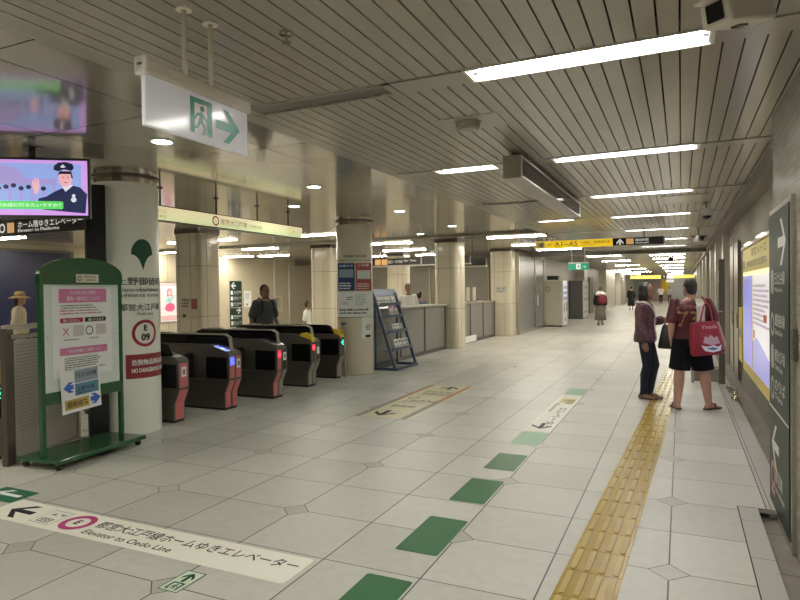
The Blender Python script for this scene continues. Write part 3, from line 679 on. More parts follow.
b = MB(); text(b, 'ＰＡＳＭＯをご利用の', .0, 1.55, .04, fp, .30, 'c', e=.006); text(b, '発売一時中止について', .0, 1.49, .045, fp, .38, 'c', e=.006); b.build('heading_lettering', WHITEINK, t); b = MB(); text(b, '一部の券売機のご利用について', 0, 1.003, .034, fp, .40, 'c', e=.006); b.build('heading_lettering', WHITEINK, t); b = MB()
text(b, '購入できません', -.14, 1.294, .028, fp, .18, 'c', e=.006); b.build('heading_lettering', WHITEINK, t); b = MB(); text(b, '購入できます', .14, 1.294, .028, fp, .18, 'c', e=.006); b.build('heading_lettering', WHITEINK, t)
b = MB(); b.rect(-.26, -.01, 1.288, 1.332, fp, .004); text(b, '✕', -.2, 1.17, .075, fp, .065, 'c', e=.004); lines_of_print(b, -.26, .27, 1.362, 1.415, 2, fp, seed=5, e=.004)
b.build('red_print', mat('red_print', (.42, .02, .03), .5), t)
b = MB(); b.rect(.01, .26, 1.288, 1.332, fp, .004); b.build('black_heading', INK, t); b = MB(); b.ring(.06, 1.205, .034, .044, fp, .004); b.build('black_circle', INK, t); b = MB(); lines_of_print(b, -.25, .27, 1.415, 1.46, 2, fp, seed=3, e=.004); b.build('black_print', INK, t); b = MB()
lines_of_print(b, -.22, .27, .84, .965, 6, fp, seed=8, e=.004, fill=.95); lines_of_print(b, -.26, .2, .79, .83, 2, fp, seed=9, e=.004); b.build('black_print', INK, t); b = MB(); lines_of_print(b, -.22, -.04, 1.12, 1.14, 1, fp, seed=2, e=.004); b.build('black_print', INK, t); b = MB(); lines_of_print(b, .06, .22, 1.12, 1.14, 1, fp, seed=4, e=.004); b.build('black_print', INK, t)
for x in (-.12, .14): b = MB(); b.rect(x, x + .12, 1.16, 1.26, fp, .003); b.build('grey_picture', mat('grey_picture', (.62, .55, .56), .6), t)
for x in (-.39, .39):
    for z in (1.16, 1.04): b = MB(); b.disc(x, z, .008, fp, .002, n=12); b.build('pin', STEEL, t)
pf = Fl((-.275, -.03, .845), (math.cos(rad(-3)), 0, -math.sin(rad(-3))), (math.sin(rad(-3)), 0, math.cos(rad(-3))))
t2 = thing('paper_sign', 'white paper with blue arrows taped low on the green notice board', 'paper sign', (0, 0, 0))
t2.matrix_world = t.matrix_basis
pf = Fl((-.27, -.032, .44), (1, 0, .05), (-.05, 0, 1))
b = MB(); b.prism([(0, 0), (.44, 0), (.44, .405), (0, .405)], pf, -.0, .0015); b.build('sheet', PAPER, t2)
b = MB(); b.rect(.15, .42, .27, .39, pf, .0025); b.build('grey_label', mat('slate_print', (.30, .34, .42), .5), t2)
b = MB(); b.rect(.15, .42, .15, .262, pf, .0025); b.build('blue_label', mat('teal_print', (.10, .25, .36), .5), t2)
b = MB(); b.rect(.03, .30, .03, .125, pf, .0025); b.build('ochre_label', mat('ochre_print', (.55, .40, .10), .5), t2)
for q in ((.08, .24, .11, .10, .045, PI), (.375, .085, .12, .10, .045, 0)): b = MB(); b.poly(arrow_pts(*q), pf, .003); b.build('arrow', BLUEPRINT, t2)
b = MB(); text(b, '日比谷線', .17, .315, .05, pf, .23, e=.004); text(b, '上野方面', .17, .185, .045, pf, .2, e=.004); text(b, '銀座線', .055, .05, .055, pf, .17, e=.004); lines_of_print(b, .235, .29, .05, .11, 2, pf, .004); lines_of_print(b, .17, .4, .16, .18, 1, pf, .004); b.build('lettering', INK, t2)

# ------------------------------------------------------------------ ticket gates
LITRED = mat('red_lamp', (1.0, 0.03, 0.06), emit=2.2); LITGREEN = mat('green_lamp', (0.05, 0.9, 0.55), emit=1.6); LITBLUE = mat('blue_lamp', (0.10, 0.16, 1.0), emit=1.6); LITWHITE = mat('white_lamp', (0.75, 0.8, 1.0), emit=.9)
PALEMET = mat('pale_gate_metal', (0.36, 0.34, 0.29), 0.35, .5, noise=.05)
def gate(x, y, label, halves, W=.25, side='', flap=True, card=False):
    """halves: for each front panel (from the near one) a colour P or D and its mark"""
    t = thing('ticket_gate', label, 'ticket gate', (x, y, 0), 0, 'row of ticket gates'); h = W / 2
    P = [(-.075, .03), (-.075, .235), (-.03, .33), (.0, .40), (.0, .735), (-.035, .775), (-.34, .86), (-1.40, .86), (-1.70, .775), (-1.72, .40), (-1.66, .24), (-1.66, .03)]
    fr = Fl((0, 0, 0), (1, 0, 0), (0, 0, 1))
    b = MB(); b.prism(P[::-1], fr, -h, h); b.build('body', GREYMET, t)
    b = MB(); b.bx(-1.64, -.085, -h + .01, h - .01, 0, .035); b.build('plinth', RUBBER, t)
    if W > .2:
        H = [(-.06, .80), (-.09, .955), (-.16, .985), (-1.50, .985), (-1.62, .95), (-1.66, .80)]
        b = MB(); b.prism(H, fr, -.022, .022); hd = b.build('hood', BLKGLASS, t)
        b = MB(); R_ = [(-.045, .79), (-.075, .965), (-.15, 1.0), (-1.50, 1.0), (-1.50, .985), (-.16, .985), (-.09, .955), (-.06, .79)]; b.prism(R_, fr, -.026, .026); b.build('hood_rim', PALEMET, hd)
        for q in (-.78, -1.22): b = MB(); b.bbox((q, 0, 1.006), (.24, .06, .018), .006); b.build('sensor_bar', PALEMET, hd)
    else:
        b = MB(); b.prism([(-.12, .80), (-.20, .93), (-.30, .955), (-1.5, .955), (-1.62, .92), (-1.66, .80)], fr, h - .05, h); b.build('hood', BLKGLASS, t)
    n = len(halves); wd = W / n
    for i, (c, mk) in enumerate(halves):
        y0 = -h + wd * i + .018; y1 = -h + wd * (i + 1) - .018
        f = Fl((0, 0, 0), (0, 1, 0), (0, 0, 1)); m = PINK if c == 'P' else BLKGLASS
        b = MB(); b.rect(y0, y1, .425, .715, f, .003); fp_ = b.build('front_panel', m, t)
        if mk:
            ym = (y0 + y1) / 2; b = MB(); e = .006
            if mk == 'ic': b.rect(ym - .042, ym + .042, .595, .70, f, e); b.build('blue_mark', LITBLUE, fp_); b = MB(); text(b, 'IC', ym, .62, .055, f, .06, 'c', e=.008); b.build('lettering', WHITEINK, fp_)
            if mk == 'paper': b.rect(ym - .038, ym + .038, .55, .67, f, e); b.build('white_sticker', PAPER, fp_); b = MB(); b.rect(ym - .02, ym + .02, .58, .64, f, .008); b.build('sticker_print', GREYINK, fp_)
            if mk == 'no': b.rect(ym - .035, ym + .035, .60, .69, f, e); b.build('red_lamp', LITRED, fp_); b = MB(); b.rect(ym - .028, ym + .028, .635, .655, f, .008); b.build('white_bar', WHITEINK, fp_)
            if mk == 'green': b.poly(arrow_pts(ym, .64, .085, .10, .028, PI), f, e); b.build('green_arrow', LITGREEN, fp_)
            if mk == 'paper2': b.rect(ym - .036, ym + .036, .53, .65, f, e); b.build('white_sticker', PAPER, fp_); b = MB(); b.rect(ym - .03, ym + .03, .67, .70, f, e); b.build('green_strip', mat('green_label', (.1, .5, .3), .5), fp_)
        b = MB(); b.prism([(-.072, .04), (-.072, .236), (-.026, .332), (.003, .395), (.003, .39), (-.02, .325), (-.066, .235), (-.066, .04)][::-1] if False else [(-.078, .04), (-.070, .04), (-.070, .232), (-.024, .328), (.004, .395), (-.004, .397), (-.032, .334), (-.078, .238)], fr, -y1, -y0)
        b.build('kick_plate', (PINK if c == 'P' or side == 'pinkkick' else PALEMET), t)
        # reader on the slope
        sl = V(.305, 0, -.085).normalized(); nrm = V(.085, 0, .305).normalized()
        f = Fl(V(-.19, 0, .818), (0, 1, 0), (-sl.x, 0, -sl.z))
        if i == 0 and mk in ('ic', 'green'):
            for yy, q in ((.03, .07), (-.10, .05)): b = MB(); b.rect(y0 + .012, y1 - .012, yy - q / 2, yy + q / 2, f, .006); b.build('card_reader', LITBLUE, t)
            b = MB(); b.rect(y0 + .002, y1 - .002, -.135, .08, f, .003); b.build('reader_plate', LITWHITE if mk == 'ic' else PALEMET, t)
        elif i == 0 and mk: b = MB(); b.rect(y0 + .004, y1 - .004, -.135, -.06, f, .004); b.build('reader_plate', WHITE, t); b = MB(); b.rect(y0 + .004, y1 - .004, .0, .07, f, .004); b.build('ticket_slot', PALEMET, t)
        if i == 0 and card:
            b = MB(); b.prism([(.004, .735), (-.01, .80), (-.06, .85), (-.14, .885), (-.22, .875), (-.22, .82), (-.05, .755)], fr, -y1, -y0 - .005); b.build('yellow_cover', YELLOWPL, t)
    f = Fl((0, -h, 0), (1, 0, 0), (0, 0, 1))
    b = MB(); b.rect(-.38, -.03, .42, .70, f, .004); b.build('side_window', BLKGLASS, t)
    b = MB(); b.rect(-1.62, -.42, .395, .402, f, .003); b.build('side_trim', PALEMET, t)
    if flap:
        b = MB(); b.bbox((-.62, -h - .075, .58), (.03, .15, .34), .012); d_ = b.build('flap_door', BLACK, t)
        b = MB(); b.rect(-.145, -.09, .60, .63, Fl((-.604, -h, 0), (0, 1, 0), (0, 0, 1)), .002); b.build('red_label', mat('dim_red_label', (.5, .05, .05), .5), d_)
    return t
gate(-5.42, 5.50, 'slim pink-fronted ticket gate peeping out behind the station name column', [('P', 'paper')], W=.17, flap=False)
gate(-5.375, 6.375, 'pink-fronted ticket gate with a blue IC mark, second from the name column', [('P', 'ic'), ('P', 'paper')])
gate(-5.30, 7.31, 'middle ticket gate with one pink and one black front panel and a red lamp', [('P', 'no'), ('D', 'paper')])
gate(-5.42, 8.40, 'black-fronted ticket gate with a yellow cover and a red no-entry lamp', [('D', 'no'), ('D', 'paper2')], card=True)
gate(-5.48, 9.36, 'last black ticket gate beside the poster column with a green arrow lamp', [('D', 'green')], W=.17, card=True, flap=False)
gate(-5.77, 3.52, 'ticket gate at the left edge, left of the brown steel fence', [('D', 'green')], W=.2, card=True, flap=False)
t = thing('barrier_post', 'grey steel post between the last ticket gate and the poster column', 'post', (-5.56, 9.56, 0))
b = MB(); b.bbox((0, 0, .49), (.06, .05, .98), .006); b.build('post', STEEL, t); b = MB(); b.bbox((0, 0, .96), (.08, .06, .05), .006); b.build('blue_cap', mat('slate_cap', (.12, .13, .22), .4), t)

# ------------------------------------------------------------------ hanging signs
def rod(x, y, z0, z1, parent, m=DKSTEEL, r=.011, name='hanger_rod'):
    b = MB(); b.tube([(x, y, z0), (x, y, z1)], r, 10, caps=False); b.build(name, m, parent, smooth=True)
    b = MB(); b.cyl((x, y), .035, z1 - .012, z1, 18); b.build('ceiling_rosette', m, parent)
# near exit sign
t = thing('exit_sign', 'large white hanging sign with a green running man and an arrow to the right', 'exit sign', (-2.0, 2.16, 0))
b = MB(); b.bbox((0, 0, 2.487), (.055, .68, .065), .012); b.build('top_housing', CREAMPL, t)
b = MB(); b.bbox((.0, -.325, 2.487), (.065, .03, .075), .006); hc = b.build('housing_end_cap', CREAMPL, t); b = MB(); b.bx(-.012, .012, -.342, -.339, 2.485, 2.495); b.build('slot', DKSTEEL, hc)
EXITW = NB('lit_white_acrylic'); EXITW.b.inputs['Base Color'].default_value = (.8, .8, .83, 1); EXITW.b.inputs['Emission Color'].default_value = (.85, .85, .95, 1); EXITW.b.inputs['Emission Strength'].default_value = .10; EXITW.b.inputs['Roughness'].default_value = .12
b = MB(); b.bbox((.0, 0, 2.349), (.022, .65, .214), .005); b.build('sign_panel', EXITW.m, t)
EXG = mat('exit_green', (0.0, 0.25, 0.17), .3)
f = Fl((.0125, -.035, 2.349), (0, 1, 0), (0, 0, 1)); b = MB()
b.rect(-.04, .10, -.075, .085, f, .001); b.build('green_doorway', EXG, t)
b = MB(); b.rect(-.015, .065, -.078, .062, f, .002); b.build('door_opening', mat('exit_white_print', (.82, .83, .85), .3), t)
b = MB(); runner(b, .02, -.075, .135, f, .003); b.build('running_man', EXG, t)
b = MB(); b.poly([(.125, .02), (.235, .02), (.175, .078), (.215, .078), (.295, .0), (.215, -.078), (.175, -.078), (.235, -.02), (.125, -.02)], f, .001); b.build('arrow', EXG, t)
for y in (-.12, .045): rod(.03, y, 2.51, 2.8, t, CREAMPL)
# cream line sign over the gates
t = thing('line_sign', 'long lit cream sign with a red ring hanging above the ticket gates', 'hanging sign', (-5.85, 0, 0))
k = NB('lit_cream_sign'); gz = k.M('MULTIPLY', k.M('SUBTRACT', k.z, 2.45), 5.5)
cc = k.mix(k.M('MINIMUM', k.M('MAXIMUM', gz, 0.0), 1.0), (.70, .76, .40, 1), (.88, .72, .44, 1))
k.put(k.b.inputs['Base Color'], cc); k.put(k.b.inputs['Emission Color'], cc); k.b.inputs['Emission Strength'].default_value = .75; k.b.inputs['Roughness'].default_value = .3
b = MB(); b.bx(-.05, .05, 5.32, 8.62, 2.455, 2.625); b.build('light_box', k.m, t)
for z in (2.45, 2.63): b = MB(); b.bx(-.055, .055, 5.31, 8.63, z - .006, z + .006); b.build('edge_rail', DKSTEEL, t)
f = Fl((.05, 0, 2.455), (0, 1, 0), (0, 0, 1)); b = MB(); b.ring(6.53, .085, .045, .068, f, .002); b.build('line_ring', mat('rose_print', (.62, .06, .16), .5), t)
FAINT = mat('faint_brown_print', (.38, .31, .2), .6)
b = MB(); text(b, 'E', 6.53, .07, .03, f, None, 'c'); text(b, '都営大江戸線', 6.63, .04, .085, f, .56); text(b, 'Oedo Line', 7.25, .055, .05, f, .3); text(b, '改札口', 5.38, .09, .045, f, .26); text(b, 'Tickets', 5.38, .035, .035, f, .26)
for t_ in ((8.22, 8.30, .035, .042), (8.22, 8.30, .125, .132), (8.22, 8.228, .035, .13), (8.292, 8.30, .035, .13)): b.rect(*t_, f, .002)
text(b, '出口', 8.34, .06, .05, f, .12); b.build('lettering', FAINT, t)
for y in (5.6, 6.6, 7.5, 8.3): rod(0, y, 2.63, 2.86, t, BLACK)
# dark display along the slats
t = thing('display_board', 'long dark hanging display board in a beige case under the slatted ceiling', 'display board', (-1.39, 7.2, 0))
b = MB(); b.bbox((0, 0, 2.66), (.17, 3.5, .21), .008); b.build('case', mat('beige_case', (.36, .335, .28), .35), t)
b = MB(); b.rect(-1.72, 1.72, -.085, .085, Fl((.0855, 0, 2.66), (0, 1, 0), (0, 0, 1)), .0005); b.build('screen', BLKGLASS, t)
for z in (2.571, 2.749): b = MB(); b.bx(.083, .094, -1.745, 1.745, z - .006, z + .006); b.build('bezel', WHITE, t)
for y in (-1.74, 1.74): b = MB(); b.bx(.083, .094, y - .006, y + .006, 2.565, 2.755); b.build('bezel', WHITE, t)
for y in (-1.5, 1.5): b = MB(); b.bx(-.05, .05, y - .08, y + .08, 2.76, 2.80); b.build('ceiling_mount', DKSTEEL, t)
for y in (-.7, .2, 1.0): pass
# yellow exit guide
t = thing('exit_guide', 'long yellow and black hanging exit sign A1 to A5 across the corridor', 'hanging sign', (-1.66, 13.9, 0))
LITYEL = mat('lit_yellow_sign', (0.92, 0.60, 0.025), .3, emit=.75)
b = MB(); b.bx(-1.33, .32, -.04, .04, 2.455, 2.615); b.build('yellow_box', LITYEL, t)
b = MB(); b.bx(.32, 1.345, -.04, .04, 2.455, 2.615); b.build('black_box', BLACK, t)
for x in (-1.345, 1.345): b = MB(); b.bx(x - .012, x + .012, -.045, .045, 2.445, 2.625); b.build('end_frame', WHITE, t)
f = Fl((0, -.04, 2.455), (1, 0, 0), (0, 0, 1)); b = MB(); text(b, '地上', -1.08, .05, .06, f, .1); text(b, 'A1~A5', -.92, .03, .10, f, .5); text(b, '中央通り・御徒町駅方面', -.34, .065, .06, f, .60); text(b, 'Chuo-dori', -.34, .03, .025, f, .3); b.build('lettering', mat('brown_black_print', (.16, .09, .01), .5), t)
b = MB(); b.rect(-1.31, -1.14, .02, .14, f, .002); b.build('exit_pictogram_field', WHITEINK, t); b = MB(); runner(b, -1.22, .03, .10, f, .004); b.build('exit_pictogram', INK, t)
LITWH = mat('lit_white_sign', (.85, .84, .78), .4, emit=.6)
b = MB(); b.poly(arrow_pts(.47, .08, .13, .14, .035, PI / 2), f, .002); text(b, '御徒町駅', .78, .075, .055, f, .26); text(b, 'Okachimachi', .78, .03, .03, f, .26); b.build('white_lettering', LITWH, t)
b = MB(); b.rect(.595, .745, .02, .14, f, .002); b.build('orange_label', mat('lit_orange_label', (.80, .45, .18), .4, emit=.5), t)
for x in (-1.1, .95): rod(x, 0, 2.615, 2.8, t, BLACK)
# small green exit sign further down
t = thing('exit_sign', 'small green hanging exit sign above the vending machine', 'exit sign', (-2.96, 19.9, 0))
b = MB(); b.bx(-.31, .31, -.03, .03, 2.335, 2.37); b.build('top_housing', WHITE, t)
b = MB(); b.bx(-.31, .31, -.015, .015, 2.13, 2.335); b.build('green_panel', mat('lit_exit_green', (.01, .30, .17), .4, emit=.55), t)
f = Fl((0, -.016, 2.13), (1, 0, 0), (0, 0, 1)); b = MB(); b.rect(-.065, .065, .02, .19, f, .001); fld = b.build('pictogram_field', LITWH, t); b = MB(); runner(b, 0, .03, .14, f, .003); b.build('running_man', EXG, fld); b = MB(); text(b, '→', .12, .07, .05, f, .12); b.build('arrow', LITWH, t)
for x in (-.2, .2): rod(x, 0, 2.37, 2.79, t, WHITE)
# far yellow sign
t = thing('exit_guide', 'far yellow and white hanging sign just above the heads of the couple', 'hanging sign', (-1.25, 45, 0))
for x0, x1 in ((-1.95, .0), (.78, 2.05)): b = MB(); b.bx(x0, x1, -.05, .05, 2.13, 2.36); b.build('yellow_box', mat('lit_pale_yellow_sign', (.85, .70, .14), .3, emit=.6), t)
b = MB(); b.bx(.0, .36, -.05, .05, 2.13, 2.36); b.build('black_box', BLACK, t); b = MB(); b.bx(.36, .78, -.05, .05, 2.13, 2.36); b.build('white_box', LITWH, t)
b = MB(); text(b, '↑', .18, .04, .15, Fl((0, -.05, 2.13), (1, 0, 0), (0, 0, 1)), None, 'c'); b.build('arrow', LITWH, t)
for x in (-1.2, 1.3): rod(x, 0, 2.36, 2.8, t, BLACK)
t = thing('clock_sign', 'small white hanging sign below the far yellow sign', 'hanging sign', (-.72, 47, 0)); b = MB(); b.bx(-.25, .25, -.04, .04, 1.88, 2.06); b.build('sign_box', LITWH, t); rod(0, 0, 2.06, 2.8, t, WHITE)
# black sign over the counter
t = thing('direction_sign', 'long black hanging sign with lit white and orange labels over the counter', 'hanging sign', (-8.2, 17.0, 0))
b = MB(); b.bx(-.78, 2.6, -.04, .04, 2.33, 2.54); b.build('sign_box', mat('dark_sign_box', (.05, .045, .04), .4), t)
b = MB(); b.bx(-.8, 2.62, -.05, .05, 2.29, 2.33); b.build('lower_edge', mat('pale_sign_edge', (.6, .57, .5), .4), t)
b = MB(); b.bx(1.05, 1.09, -.05, .05, 2.3, 2.54); b.build('divider', mat('pale_sign_edge', (.6, .57, .5), .4), t)
f = Fl((0, -.04, 2.33), (1, 0, 0), (0, 0, 1)); b = MB(); text(b, '↖', -.72, .04, .13, f, .12); text(b, '出口・のりば', -.05, .06, .10, f, .5); text(b, 'Exit・Trains', .5, .1, .06, f, .4); b.build('white_lettering', LITWH, t)
for x in (-.5, -.27): b = MB(); b.rect(x, x + .2, .02, .19, f, .002); b.build('orange_label', mat('lit_orange_label', (.80, .45, .18), .4, emit=.5), t)
for x in (-.3, 1.9): rod(x, 0, 2.54, 2.86, t, BLACK)
t = thing('direction_sign', 'short black hanging sign right of the third column', 'hanging sign', (-5.85, 18.3, 0)); b = MB(); b.bx(-.35, .35, -.04, .04, 2.30, 2.52); b.build('sign_box', BLACK, t); b = MB(); b.bx(-.36, .36, -.05, .05, 2.26, 2.30); b.build('lower_edge', mat('pale_sign_edge', (.6, .57, .5), .4), t); rod(-.1, 0, 2.52, 2.86, t, BLACK)
# elevator sign behind the screen
t = thing('direction_sign', 'black lit elevator sign hanging behind and just below the video screen', 'hanging sign', (-8.4, 5.8, 0))
b = MB(); b.bbox((0, 0, 2.555), (2.0, .06, .23), .01); b.build('sign_box', BLACK, t)
f = Fl((0, -.03, 2.44), (1, 0, 0), (0, 0, 1)); b = MB(); text(b, 'ホーム階ゆきエレベーター', -.45, .095, .10, f, 1.38); text(b, 'Elevator to Platforms', -.45, .04, .045, f, .9); b.ring(-.82, .115, .045, .07, f, .002); b.build('lettering', LITWH, t)
b = MB(); b.rect(-.70, -.54, .04, .19, f, .002); b.build('orange_label', mat('lit_orange_label', (.80, .45, .18), .4, emit=.5), t)
for x in (-.6, .6): rod(x, 0, 2.67, 2.86, t, BLACK)

# ------------------------------------------------------------------ video screen
az = rad(35); c0 = V(-4.77, 3.76, 0); u = V(math.cos(az), math.sin(az), 0); ctr = c0 - u * .475
t = thing('video_screen', 'lit video screen with a uniformed officer hanging at the upper left', 'screen', tuple(ctr + V(0, 0, .03)), az)
b = MB(); b.bbox((0, .03, 2.463), (.95, .06, .53), .006); b.build('case', BLACK, t)
def lit(n, c, e=.85): return mat('screen_' + n, c, .25, emit=e)
f = Fl((0, -.0005, 2.21), (1, 0, 0), (0, 0, 1))
def sc(nm, c, fn, e):
    b = MB(); fn(b, e); b.build(nm, lit(nm, c), t)
sc('pink_border', (.62, .33, .80), lambda b, e: b.rect(-.46, .46, .012, .495, f, e), .001)
sc('sky_picture', (.28, .38, .78), lambda b, e: b.rect(-.46, .41, .06, .465, f, e), .002)
sc('building_picture', (.36, .30, .62), lambda b, e: (b.poly([(-.30 + .25 * math.cos(rad(a)), .33 + .12 * math.sin(rad(a))) for a in range(0, 181, 15)], f, e), b.rect(-.46, .2, .28, .33, f, e), [b.rect(-.45 + .09 * i, -.43 + .09 * i, .10, .28, f, e) for i in range(8)]), .003)
sc('crowd_picture', (.02, .02, .05), lambda b, e: [b.ell(f(-.44 + .06 * i, .245 + .012 * (i % 3), .003), (.022, .0008, .02), 10) for i in range(10)], .003)
sc('coat', (.012, .018, .07), lambda b, e: b.poly([(.05, .10), (.10, .06), (.44, .03), (.455, .20), (.40, .26), (.34, .275), (.25, .25), (.19, .22), (.12, .175), (.06, .16)], f, e), .004)
sc('shirt_collar', (.75, .78, .9), lambda b, e: b.poly([(.255, .26), (.28, .22), (.34, .275), (.31, .29), (.27, .29)], f, e), .005)
sc('face', (.82, .42, .46), lambda b, e: b.poly([(.28 + .056 * math.cos(rad(a)), .335 + .075 * math.sin(rad(a))) for a in range(0, 360, 15)], f, e), .006)
sc('hand', (.80, .45, .5), lambda b, e: b.poly([(.03, .20), (.055, .20), (.07, .26), (.065, .33), (.05, .33), (.045, .28), (.04, .34), (.03, .34), (.028, .29), (.015, .32), (.008, .31), (.015, .25)], f, e), .005)
sc('hair', (.01, .01, .02), lambda b, e: b.poly([(.215, .36), (.235, .40), (.33, .40), (.345, .33), (.328, .345), (.325, .375), (.235, .375)], f, e), .007)
sc('cap', (.012, .014, .04), lambda b, e: b.poly([(.185, .41), (.19, .445), (.225, .475), (.29, .48), (.34, .465), (.352, .43), (.335, .405), (.27, .415), (.22, .398)], f, e), .008)
sc('eyes', (.03, .02, .03), lambda b, e: (b.disc(.262, .345, .006, f, e, n=8), b.disc(.302, .345, .006, f, e, n=8), b.rect(.27, .298, .298, .304, f, e)), .007)
sc('cap_badge', (.7, .7, .8), lambda b, e: b.poly([(.24, .435), (.262, .46), (.285, .435), (.262, .428)], f, e), .009)
sc('coat_badge', (.75, .75, .85), lambda b, e: (b.disc(.345, .15, .022, f, e, n=12), b.disc(.345, .185, .014, f, e, n=10)), .006)
sc('caption_bar', (.10, .62, .12), lambda b, e: b.rrect(-.46, .26, .065, .135, .015, f, e), .007)
sc('caption', (.75, .9, .75), lambda b, e: text(b, 'どんなお店に行きたいですか？', -.36, .083, .034, f, .60, e=e), .009)
b = MB(); b.tube([(.0, .035, 2.72), (.0, .035, 2.83)], .028, 14, caps=False); b.build('hanger_pole', BLACK, t, smooth=True)
b = MB(); b.cyl((0, .035), .07, 2.815, 2.83, 20); b.build('ceiling_plate', DKSTEEL, t)

# ------------------------------------------------------------------ office counter
CNTR = mat('grey_counter_laminate', (0.235, 0.222, 0.20), 0.45, noise=.05, nscale=8); CTRIM = mat('dark_counter_trim', (0.085, 0.08, 0.075), 0.4); CTOP = mat('counter_top', (0.34, 0.32, 0.28), 0.3)
def counter(y0, y1, n, label):
    t = thing('counter', label, 'counter', (-5.62, 0, 0), 0, 'station office counters'); L = (y1 - y0) / n
    b = MB(); b.bx(-.5, .02, y0, y1, 0, .09); b.build('plinth', CTRIM, t)
    for i in range(n):
        a = y0 + L * i; b = MB(); b.bx(-.5, .0, a + .03, a + L - .03, .09, 1.13); b.build('front_panel', CNTR, t)
        b = MB(); b.bx(-.5, .015, a - .03, a + .03, .0, 1.14); b.build('upright_trim', CTRIM, t)
    b = MB(); b.bx(-.5, .015, y1 - .03, y1 + .03, 0, 1.14); b.build('upright_trim', CTRIM, t)
    b = MB(); b.bbox((-.25, (y0 + y1) / 2, 1.16), (.58, y1 - y0 + .08, .045), .006); b.build('worktop', CTOP, t)
counter(10.75, 14.92, 3, 'long grey panelled counter between the poster column and the third column')
counter(15.75, 19.55, 3, 'grey panelled counter beyond the third column')
t = thing('lattice_screen', 'row of pale upright screens standing on the far counter', 'screen', (-5.9, 17.4, 1.185))
for i in range(4): b = MB(); b.bbox((0, -1.0 + .62 * i, .22), (.03, .30, .44), .004); b.build('panel', mat('pale_acrylic', (.5, .47, .4), .2), t); b = MB(); b.bx(-.08, .08, -1.1 + .62 * i, -.9 + .62 * i, 0, .015); b.build('foot', CTRIM, t)
b = MB(); b.bx(-5.60, -5.56, 16.35, 17.4, .03, .2); tag(b.build('notice_card', PAPER), 'low white card leaning at the foot of the far counter', 'card')

# ------------------------------------------------------------------ brochure rack
RACKM = mat('slate_blue_steel', (0.075, 0.105, 0.165), 0.38, .3, noise=.08)
t = thing('brochure_rack', 'tall slate blue sloping brochure rack in front of the counter', 'rack', (-5.02, 11.08, 0))
def beam(a, c, wd=.04):
    a, c = Vector(a), Vector(c); d = (c - a); L = d.length; d.normalize()
    x = d.cross(V(0, 0, 1)); x = x.normalized() if x.length > 1e-3 else V(1, 0, 0); M_ = Matrix((x, d.cross(x), d)).transposed()
    b = MB(); b.box((a + c) / 2, (wd, wd, L), 0, M=M_); return b
for y in (-.50, .50):
    beam((.0, y, .03), (-.46, y, 1.52), .05).build('side_rail', RACKM, t)
    beam((-.46, y, .025), (.04, y, .025), .05).build('foot', RACKM, t)
    beam((-.42, y, .03), (-.42, y, 1.30), .035).build('back_leg', RACKM, t)
for x, z in ((.03, .025), (-.44, .025)): beam((x, -.5, z), (x, .5, z), .045).build('base_bar', RACKM, t)
b = MB(); b.box((-.47, 0, 1.51), (.03, 1.05, .14), 0, M=Matrix.Rotation(rad(-16), 3, 'Y')); b.build('header', RACKM, t)
for z in (.38, .72, 1.02, 1.26):
    x = -.46 * z / 1.52; b = MB(); b.bx(x - .16, x + .06, -.49, .49, z - .01, z); sh = b.build('shelf', RACKM, t)
    b = MB(); b.bx(x + .05, x + .06, -.49, .49, z, z + .05); b.build('shelf_lip', RACKM, sh)
bc = [(.78, .77, .72), (.74, .66, .62), (.55, .62, .60), (.80, .78, .62), (.62, .45, .50), (.85, .85, .84)]
n = 0
for z, ys in ((1.26, [-.38, -.24, -.1, .05, .2, .35]), (1.02, [.1, .32]), (.72, [.0, .15, .3]), (.38, [-.1, .08, .26, .40])):
    for y in ys:
        x = -.46 * z / 1.52 - .02; c = bc[n % 6]; ht = .29 if z > 1 else (.16 if z > .7 else .2)
        b = MB(); b.box((0, 0, ht / 2), (.018, .145, ht), 0); b.box((.0095, 0, ht * .72), (.001, .10, ht * .25), 1); b.box((.0095, 0, ht * .3), (.001, .09, ht * .12), 2)
        o = b.build('brochure', [mat('brochure_%d' % (n % 6), c, .5), mat('brochure_print_%d' % (n % 3), [(.5, .12, .2), (.1, .25, .45), (.15, .4, .2)][n % 3], .5), GREYINK])
        o.location = (-5.02 + x, 11.08 + y, z + .001); o.rotation_euler = (0, rad(-17), rad(random.uniform(-4, 4)))
        tag(o, '%s brochures, %s from the column on the %s shelf of the blue rack' % (('white', 'pinkish', 'greyish green', 'cream', 'mauve', 'bright white')[n % 6], ORD[ys.index(y)], {1.26: 'top', 1.02: 'second', .72: 'third', .38: 'lowest'}[z]), 'brochures', 'brochures in the blue rack'); n += 1

# ------------------------------------------------------------------ posters and notices
def wall_poster(name, frame, w_, h_, m, label, cat='poster', th=.012):
    t = thing(name, label, cat, (0, 0, 0)); b = MB(); b.prism([(0, 0), (w_, 0), (w_, h_), (0, h_)], frame, 0, th); b.build('sheet', m, t); return t
c2c = Cy(-5.595, 10.06, .34, rad(-58), 0)
ca2 = rad(-60); c2f = Fl((-5.595 + .352 * math.cos(ca2), 10.06 + .352 * math.sin(ca2), 0), (-math.sin(ca2), math.cos(ca2), 0), (0, 0, 1))
def col_poster(x0, x1, z0, z1, m, label, fill):
    t = thing('poster', label, 'poster', (0, 0, 0)); b = MB(); b.prism([(x0, z0), (x1, z0), (x1, z1), (x0, z1)], c2f, -.004, .004); b.build('sheet', m, t); fill(t); return t
def prints(rows, m, x0, x1, z0, z1, seed, fill=.95, e=.006):
    def g(t):
        b = MB(); lines_of_print(b, x0, x1, z0, z1, rows, c2f, e, fill=fill, seed=seed); b.build('print', m, t)
    return g
